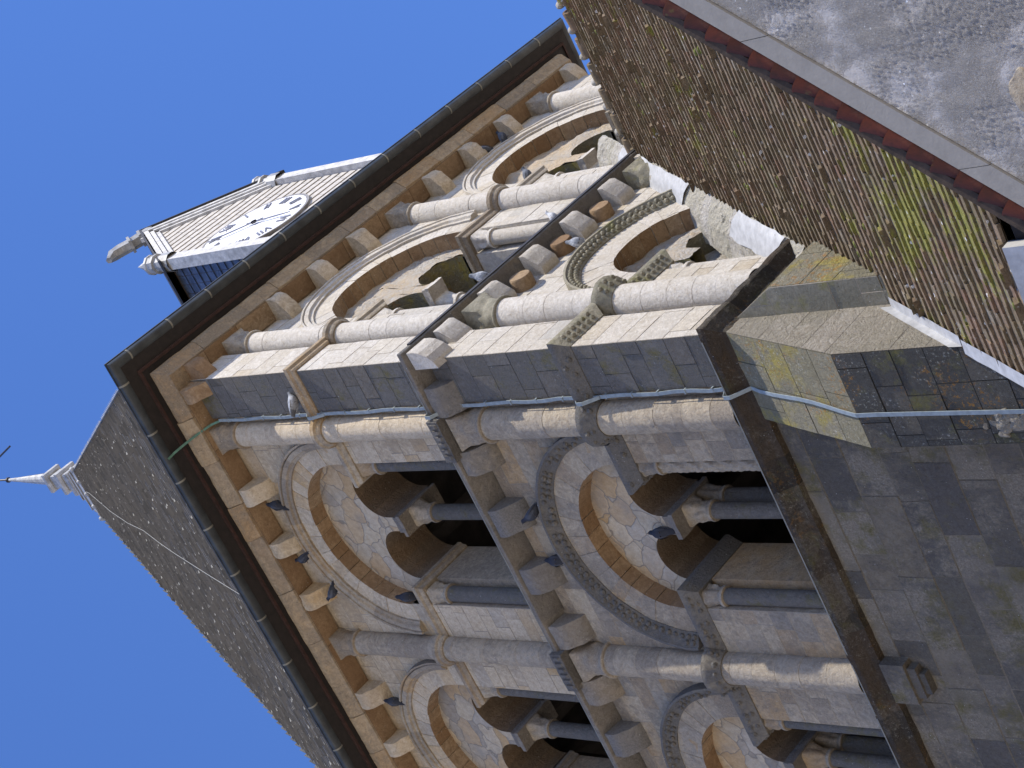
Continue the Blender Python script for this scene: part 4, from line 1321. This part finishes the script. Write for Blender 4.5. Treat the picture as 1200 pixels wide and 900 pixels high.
tape(pts, [nx] + [nsl] * 8 + [nx] * 12)
pt = [Vector((-.04, cy, 29.7)), Vector((-.14, cy + .01, 29.86)), Vector((-.33, cy + .04, 30.0)), Vector((-.6, cy + .09, 30.17)), Vector((-.8, cy + .13, 30.27)), Vector((-.93, cy + .16, 30.30))]
mb.ribbon(pt, [Vector((-.4, 0, -.9)).normalized()] * 6, .04, .012, .5, 1)
mb.build('lightning_conductor', ['cable', 'verdigris'], T, 'blue grey lightning conductor tape, green at the eave')

# ------------------------------------------------------------------ nave with tiled roof
nave = empty('church_nave', (6.25, -7, 0))
tag(nave, 'church nave under a steep mossy brown tiled roof abutting the tower', 'church')
th = R_(55.5)
NS = Vector((math.cos(th), 0, math.sin(th)))          # up the slope
NN = Vector((-math.sin(th), 0, math.cos(th)))
P0 = Vector((-.78, 0, 14.11))
E0 = P0 + NS * ((-2.09 + .78) / NS.x)                  # eave
RX = 6.25
LS = (RX - E0.x) / NS.x
mb = MB()
def nv(s):
    return (-9.0, -.03)
tile_roof(mb, E0 + Vector((0, 0, 0)), Vector((0, 1, 0)), NS, NN, LS, nv, .178, .19, .033, .017, .022)
mb.f([E0 + Vector((0, -16, 0)) - NN * .02, E0 - NN * .02 + Vector((0, -.02, 0)), E0 + NS * LS - NN * .02 + Vector((0, -.02, 0)), E0 + NS * LS + Vector((0, -16, 0)) - NN * .02], .1)
E1 = E0.copy(); E1.x = 2 * RX - E0.x
S1 = Vector((-NS.x, 0, NS.z))
mb.f([E1 + Vector((0, -16, 0)), E1 + Vector((0, -.02, 0)), E1 + S1 * LS + Vector((0, -.02, 0)), E1 + S1 * LS + Vector((0, -16, 0))], .4)
# sparse moss cushions
for k in range(230):
    s = rnd.uniform(.1, LS - .5); y = rnd.uniform(-4.2, -.2)
    c = E0 + NS * s + Vector((0, y, 0))
    if mnoise.fractal(c * .55 + Vector((3, 3, 9)), 1, 2, 3) < .12: continue
    mb.sphere(c + NN * .015, rnd.uniform(.02, .045), mat=1, sub=1, scale=(1, 1.6, .7))
M['moss'] = simple('moss_cushion', (.13, .14, .03), .95, 0, .4, 20, .5)
mb.build('roof', ['tiles', 'moss'], nave, 'mossy brown plain tiles in fine courses')
# ridge tiles with mortar crests
mb = MB()
y = -.1
while y > -9:
    c = Vector((RX, y, E0.z + LS * NS.z - .05))
    mb.lathe(c + Vector((0, 0, 0)), [(.13, 0), (.14, -.34)], 12, axis=Vector((0, 1, 0)), mat=0)
    mb.sphere(c + Vector((-.0, -.0, .13)), .095, mat=1, sub=2, scale=(1, .75, .95))
    y -= .47
mb.jitter(.02, 4)
mb.build('ridge', ['tiles', 'mortar'], nave, 'ridge tiles bedded in pale mortar lumps', smooth=50)
mb = MB()
mb.box('R', -1.72, 2 * RX + 1.72, -15.6, -.45, 0, 12.3, .4)
mb.build('wall', 'dark', nave)
mb = MB()
g0 = [Vector((-1.7, y, z)) for y in (-15.55,) for z in (12.3,)]
mb.f([Vector((-1.6, -15.5, 12.3)), Vector((2 * RX + 1.6, -15.5, 12.3)), Vector((RX, -15.5, E0.z + LS * NS.z - .15))], .5)
mb.build('gable_wall', 'pale', nave)
# flashing along the tower: mortar fillet above, zinc lower down
mb = MB()
def rz(x):
    return P0.z + (x - P0.x) * math.tan(th)
xs = [1.75 + i * .17 for i in range(33)]
rows = []
for x in xs:
    z = rz(x)
    rows.append([Vector((x, -.20, z + .0)), Vector((x, -.20, z + .07)), Vector((x, -.05, z + .25)), Vector((x, .20, z + .42)), Vector((x, .62, z + .50)), Vector((x, .62, z - .1))])
rv = [[mb.bm.verts.new(p) for p in r] for r in rows]
for a, b in zip(rv, rv[1:]):
    t = rnd.random()
    for j in range(5):
        fc = mb.bm.faces.new([a[j], b[j], b[j + 1], a[j + 1]]); fc[mb.t] = t
mb.rough(.15, .035, 4)
mb.build('mortar_fillet', 'mortar', nave, 'pale mortar fillet where the roof meets the tower')
for xa, xb in ((2.1, 3.15), (4.4, 6.4)):
    mb = MB()
    n = int((xb - xa) / .07)
    gr_ = []
    for i in range(n + 1):
        x = xa + (xb - xa) * i / n
        z = rz(x)
        w = .10 * mnoise.noise(Vector((x * 2.3, 1, 0)))
        gr_.append([mb.bm.verts.new(Vector((x, y, z + h)) + Vector((0, -.025, .03)) + Vector((0, .02, .03)) * mnoise.noise(Vector((x * 7, y * 9, 2)))) for y, h in ((-.20 + w * .3, .06 + w), (-.13, .16), (-.05, .26), (.06, .335), (.18 + w, .42 + w))])
    for a, b in zip(gr_, gr_[1:]):
        for j in range(4):
            fc = mb.bm.faces.new([a[j], b[j], b[j + 1], a[j + 1]]); fc[mb.t] = .5
    mb.build('lead_apron', 'lead', nave, 'dressed lead sheet draped on the mortar fillet', smooth=60)
mb = MB()
def zstrip(xa, xb, y0, y1, up, wall=True):
    n = 8
    pr = []
    for i in range(n + 1):
        x = xa + (xb - xa) * i / n
        q0 = Vector((x, y0, rz(x))) + NN * .05
        q1 = Vector((x, y1, rz(x))) + NN * .06
        q2 = Vector((x, y1, rz(x) + up)) + NN * .06
        pr.append((q0, q1, q2))
    for a, b in zip(pr, pr[1:]):
        mb.f([a[0], b[0], b[1], a[1]], .5)
        if wall: mb.f([a[1], b[1], b[2], a[2]], .5)
zstrip(.28, -.79, -.16, -.03, .17)
zstrip(-.80, -2.15, -.12, .06, -.12)
mb.jitter(.008, 6)
mb.build('zinc_flashing', 'lead', nave, 'bright zinc flashing beside the buttress', weld=True)
# eave gutter
mb = MB()
for k in range(4):
    y0 = -1.88 + k * .72
    mb.hexa([Vector((x, y, z)) for z in (11.86, 12.17) for x, y in ((-2.24, y0), (-2.24, y0 + .70), (-2.10, y0 + .70), (-2.10, y0))], .5)
mb.build('eave_gutter', 'zinc', nave, 'box gutter of pale zinc under the tiles')
mb = MB()
mb.box('R', -2.08, -1.7, -15, .0, 11.9, 12.1, .4)
mb.build('eave_boards', 'timber', nave)

# ------------------------------------------------------------------ house with the roughcast gable
house = empty('rendered_house', (-3.4, -6, 0))
tag(house, 'grey roughcast gabled house with red canal tiles along its verge', 'house')
al = R_(8)
HN = Vector((-math.cos(al), -math.sin(al), 0))
HH = Vector((math.sin(al), -math.cos(al), 0))
HO = Vector((-3.4, -3.5, 0))
def HP(u, z, out=0.0):
    return HO + HH * u + HN * out + Vector((0, 0, z))
slope = 1.2301
zv = lambda u: 11.348 + slope * u
U0, U1 = -1.7, 4.3
mb = MB()
pf = [(U0, 0), (2 * U1 - U0, 0), (2 * U1 - U0, zv(U0) + .3), (U1, zv(U1) + .3), (U0, zv(U0) + .3)]
a_ = [mb.bm.verts.new(HP(u, z)) for u, z in pf]; b_ = [mb.bm.verts.new(HP(u, z, -4.2)) for u, z in pf]
mb.bm.faces.new(a_); mb.bm.faces.new(b_[::-1])
for i in range(5):
    mb.bm.faces.new([a_[i], b_[i], b_[(i + 1) % 5], a_[(i + 1) % 5]])
wall_o = mb.build('wall', 'roughcast', house)
# raised roughcast skin with real relief on the visible part of the gable
mb = MB()
du = .015
nu, nz_ = 215, 240
grid = {}
for i in range(nu):
    for j in range(nz_):
        u = -.75 + i * du
        z = zv(u) - .012 - j * du
        h = .012
        p = Vector((u, z, 0))
        pm = mnoise.fractal(p * 1.1 + Vector((5, 1, 0)), 1, 2, 2)
        amt = max(.15, min(1, (pm + .22) * 3.5))
        h += amt * .008 * (mnoise.noise(p * 34) + 1.0 * mnoise.noise(p * 61 + Vector((9, 9, 9))))
        h += .006 * mnoise.noise(Vector((p.x * 5, p.y * 1.5, 3)))
        grid[i, j] = mb.bm.verts.new(HP(u, z, h))
for i in range(nu - 1):
    for j in range(nz_ - 1):
        fc = mb.bm.faces.new([grid[i, j], grid[i + 1, j], grid[i + 1, j + 1], grid[i, j + 1]])
mb.build('render_coat', 'roughcast', house, 'rough grey render with smoother repaired patches', smooth=80)
mb = MB()
ring_ = []
for k in range(28):
    a = 2 * math.pi * k / 28
    r_ = 1 + .25 * mnoise.noise(Vector((math.cos(a) * 1.5, math.sin(a) * 1.5, 4)))
    ring_.append((.36 + .20 * r_ * math.cos(a), 10.58 + .15 * r_ * math.sin(a)))
for e0, e1, o0, o1 in ((1.0, .9, .005, .035), (.9, .45, .035, .045)):
    for k in range(28):
        p, q = ring_[k], ring_[(k + 1) % 28]
        sc = lambda P_, e: (.36 + (P_[0] - .36) * e, 10.58 + (P_[1] - 10.58) * e)
        mb.f([HP(*sc(p, e0), o0), HP(*sc(q, e0), o0), HP(*sc(q, e1), o1), HP(*sc(p, e1), o1)], .2)
mb.f([HP(.36 + (p[0] - .36) * .45, 10.58 + (p[1] - 10.58) * .45, .045) for p in ring_], .2)
mb.jitter(.012, 9)
mb.build('bare_stone', 'mixed', house, 'bare pale stone showing through the render')
def raked(u0, u1, z0off, z1off, out0, out1, mb, segs=1, t=None):
    for k in range(segs):
        a = u0 + (u1 - u0) * k / segs; b = u0 + (u1 - u0) * (k + 1) / segs - (.006 if segs > 1 else 0)
        mb.hexa([HP(u, zv(u) + zo, o) for o in (out0, out1) for u, zo in ((a, z0off), (b, z0off), (b, z1off), (a, z1off))], t)
mb = MB()
raked(U0, U1, .0, .305, -.02, .045, mb, 4, .5)
mb.build('verge_band', 'band', house, 'smooth mortar band under the verge tiles')
mb = MB()
raked(U0 - .1, U1 + .05, .50, .66, -4.2, .035, mb, 1, .5)
a = [(U1 - .05, zv(U1) + .50), (2 * U1 - U0, zv(U0) + .5), (2 * U1 - U0, zv(U0) + .66), (U1 - .05, zv(U1) + .66)]
mb.hexa([HP(u, z, o) for o in (-4.2, .03) for u, z in a], .5)
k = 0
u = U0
while u < U1:  # added row of tiles, coloured dark where a shadow strip lies
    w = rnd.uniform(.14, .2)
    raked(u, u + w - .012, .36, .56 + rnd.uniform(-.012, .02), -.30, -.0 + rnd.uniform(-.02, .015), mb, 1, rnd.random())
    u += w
mb.build('roof', 'shade_tile', house, 'roof slab with an added tile row coloured dark as shadow')
# canal tiles along the verge: upper tiles lap over the lower ones
sv = Vector((0, 0, 1)) * slope + HH
sv.normalize()
expo = .249
Lt = (U1 - U0) / (1 / math.hypot(1, slope))
s = 0
i = 0
up_n = HN.cross(sv).normalized()
if up_n.z < 0: up_n = -up_n
while s < Lt:
    base_ = HP(U0, zv(U0) + .40) + HN * .0 + sv * s
    mb = MB()
    nseg = 12
    L_ = expo * 1.18
    ro = []
    jx = rnd.uniform(-.008, .008)
    for (f_, r_, lift) in ((0, .062, .0), (.5, .078, .014), (.93, .098, .030), (1.0, .110, .034)):
        c_ = base_ + sv * (L_ * f_) + up_n * (lift - .0 + jx) + HN * (-.02)
        ro.append([c_ + (HN * math.cos(R_(-55 + 200 * k / nseg)) + up_n * math.sin(R_(-55 + 200 * k / nseg))) * r_ for k in range(nseg + 1)])
    c_ = base_ + sv * L_ + up_n * (.034 + jx) + HN * (-.02)
    ro.append([c_ + (HN * math.cos(R_(-55 + 200 * k / nseg)) + up_n * math.sin(R_(-55 + 200 * k / nseg))) * .082 for k in range(nseg + 1)])
    tt = rnd.random()
    vv = [[mb.bm.verts.new(p) for p in r] for r in ro]
    for a_, b_ in zip(vv, vv[1:]):
        for k in range(nseg):
            fc = mb.bm.faces.new([a_[k], a_[k + 1], b_[k + 1], b_[k]]); fc[mb.t] = tt
    mb.build('verge_tile', 'redtile', house, smooth=45)
    s += expo
    i += 1

# ------------------------------------------------------------------ pigeons
def pigeon_mat():
    t = NT('pigeon_plumage')
    c = t.ramp(t.attr('tint'), [(0, (.030, .033, .044)), (.25, (.06, .066, .08)), (.5, (.15, .16, .18)), (.75, (.35, .37, .40)), (1, (.62, .62, .62))])
    c = t.mix(t.rng(t.noise(40, 4), .4, .65, 0, .4), c, (.03, .035, .05))
    return t.done(c, .95, t.bump(t.noise(60), .2, .01), 0, .05)
M['pigeon'] = pigeon_mat()
M['beak'] = simple('pigeon_beak', (.06, .05, .045), .5)
def pigeon(loc, heading, pitch, size, tone, label, group='pigeons on the tower'):
    size *= 1.12
    loc = Vector(loc) + (Vector((-.07, 0, .015)) if loc[0] < .5 and loc[1] > .3 else Vector((0, -.05, .01)))
    mb = MB()
    # spine stations along local +x (beak at +x): x, z, half width, half height
    st = [(-.175, .005, .030, .006), (-.13, .012, .036, .010), (-.085, .022, .040, .022), (-.045, .03, .056, .045), (0, .035, .066, .060), (.045, .042, .064, .062), (.08, .06, .05, .054), (.105, .088, .034, .040), (.12, .112, .028, .032), (.137, .125, .027, .028), (.155, .125, .018, .018), (.164, .122, .008, .008)]
    Rz = Matrix.Rotation(heading, 4, 'Z') @ Matrix.Rotation(-pitch, 4, 'Y')
    rows = []
    N2 = 14
    for x, z, hw, hh in st:
        rows.append([mb.bm.verts.new(Vector(loc) + Rz @ (Vector((x, hw * math.cos(6.2832 * k / N2), z + hh * math.sin(6.2832 * k / N2))) * size)) for k in range(N2)])
    for j, (a, b) in enumerate(zip(rows, rows[1:])):
        for k in range(N2):
            fc = mb.bm.faces.new([a[k], a[(k + 1) % N2], b[(k + 1) % N2], b[k]])
            side = math.cos(6.2832 * (k + .5) / N2)
            v = tone + (.18 if 3 <= j <= 5 and abs(side) > .6 else 0) - (.2 if j < 2 else 0) - (.1 if j > 6 else 0)
            fc[mb.t] = max(0, min(1, v)); fc.smooth = True
    for rw in (rows[0][::-1], rows[-1]):
        fc = mb.bm.faces.new(rw); fc[mb.t] = tone
    # folded wings
    for s in (-1, 1):
        wv = [(.055, .05, .060), (.0, .066, .052), (-.07, .055, .035), (-.15, .022, .024), (-.06, .058, .008), (.02, .066, .012)]
        vs2 = [mb.bm.verts.new(Vector(loc) + Rz @ (Vector((x, s * (y + .006), z)) * size)) for x, y, z in wv]
        fc = mb.bm.faces.new(vs2); fc[mb.t] = max(0, min(1, tone + .12))
    o = mb.build('pigeon', 'pigeon')
    tag(o, label, 'pigeon', group)
    mb = MB()
    mb.lathe(Vector(loc) + Rz @ (Vector((.160, 0, .121)) * size), [(.008 * size, 0), (.001, .024 * size)], 6, axis=Rz.to_3x3() @ Vector((1, 0, -.25)))
    mb.build('beak', 'beak', o)
    for s in (-1, 1):
        mb = MB()
        mb.tube([Vector(loc) + Rz @ (Vector((.0, s * .025, -.015)) * size), Vector(loc) + Rz @ (Vector((.01, s * .025, -.055)) * size)], .005 * size, 5)
        mb.build('leg', 'beak', o)
    return o
hz = lambda uc, zc, R, u: zc + math.sqrt(max(0, (R + .04) ** 2 - (u - uc) ** 2))
LU, LL, RU, RL = lv('L', 'up'), lv('L', 'lo'), lv('R', 'up'), lv('R', 'lo')
HL = math.pi    # heading straight out of the left face (-x)
for u, hd, pt_, tn, lab in (
    (2.55, HL + 1.0, .75, .05, 'dark pigeon on the upper arch hood nearest the corner of the tower, highest of three'),
    (3.72, HL - .9, .8, .08, 'dark pigeon on top of the upper arch hood, middle one of three below the cornice'),
    (4.42, HL - 1.2, .3, .15, 'blue grey pigeon with open tail on the far shoulder of the upper arch hood')):
    pigeon((.03, u, hz(UC[0], LU['zc'], LU['R'], u) + .06), hd, pt_, 1.15, tn, lab)
pigeon((.02, 6.85, hz(UC[1], LU['zc'], LU['R'], 6.85) + .06), HL + .8, .8, 1.1, .1, 'blue grey pigeon on the hood of the second upper arch')
pigeon((.06, 4.48, 27.28), HL + .6, .5, 1.15, .04, 'dark pigeon on the corner of the impost beside the upper window')
pigeon((0, 2.75, hz(UC[0], LL['zc'], LL['R'], 2.75) + .05), HL - .8, .4, 1.2, .1, 'dark pigeon sitting on the beaded hood of the lower arch, the higher of two')
pigeon((0, 3.62, hz(UC[0], LL['zc'], LL['R'], 3.62) + .05), HL + .4, 1.0, 1.2, .06, 'upright dark pigeon on the beaded hood of the lower arch')
pigeon((.36, 3.36, 21.22), HL + .3, 1.0, 1.15, .06, 'dark pigeon on the middle impost of the lower twin window')
pigeon((-.06, .50, 27.27), HL + 2.4, .1, 1.2, .62, 'pale pigeon on the string course of the shaded corner pier')
HR = -math.pi / 2
pigeon((8.0, -.0, hz(UC[1], RU['zc'], RU['R'], 8.0) + .06), HR - 1.0, .3, 1.2, .3, 'grey pigeon under the cornice on the sunny second arch, the left of a pair')
pigeon((8.5, -.0, hz(UC[1], RU['zc'], RU['R'], 8.5) + .06), HR + .8, .35, 1.2, .2, 'darker grey pigeon under the cornice on the sunny second arch, right of its pair')
pigeon((6.62, .12, 27.28), HR + .9, .2, 1.25, .35, 'grey pigeon on the impost inside the sunny second arch')
pigeon((2.1, -.16, 24.28), HR - .7, .4, 1.2, .72, 'white and grey pigeon on the ledge below the sunny first window')
pigeon((3.95, -.16, 24.26), HR + .5, .4, 1.0, .9, 'small white pigeon on the ledge in the middle of the sunny side')
pigeon((3.2, -.02, hz(UC[0], RL['zc'], RL['R'], 3.2) + .05), HR - .6, .7, 1.1, .7, 'pale pigeon on the beaded hood of the sunny lower arch')
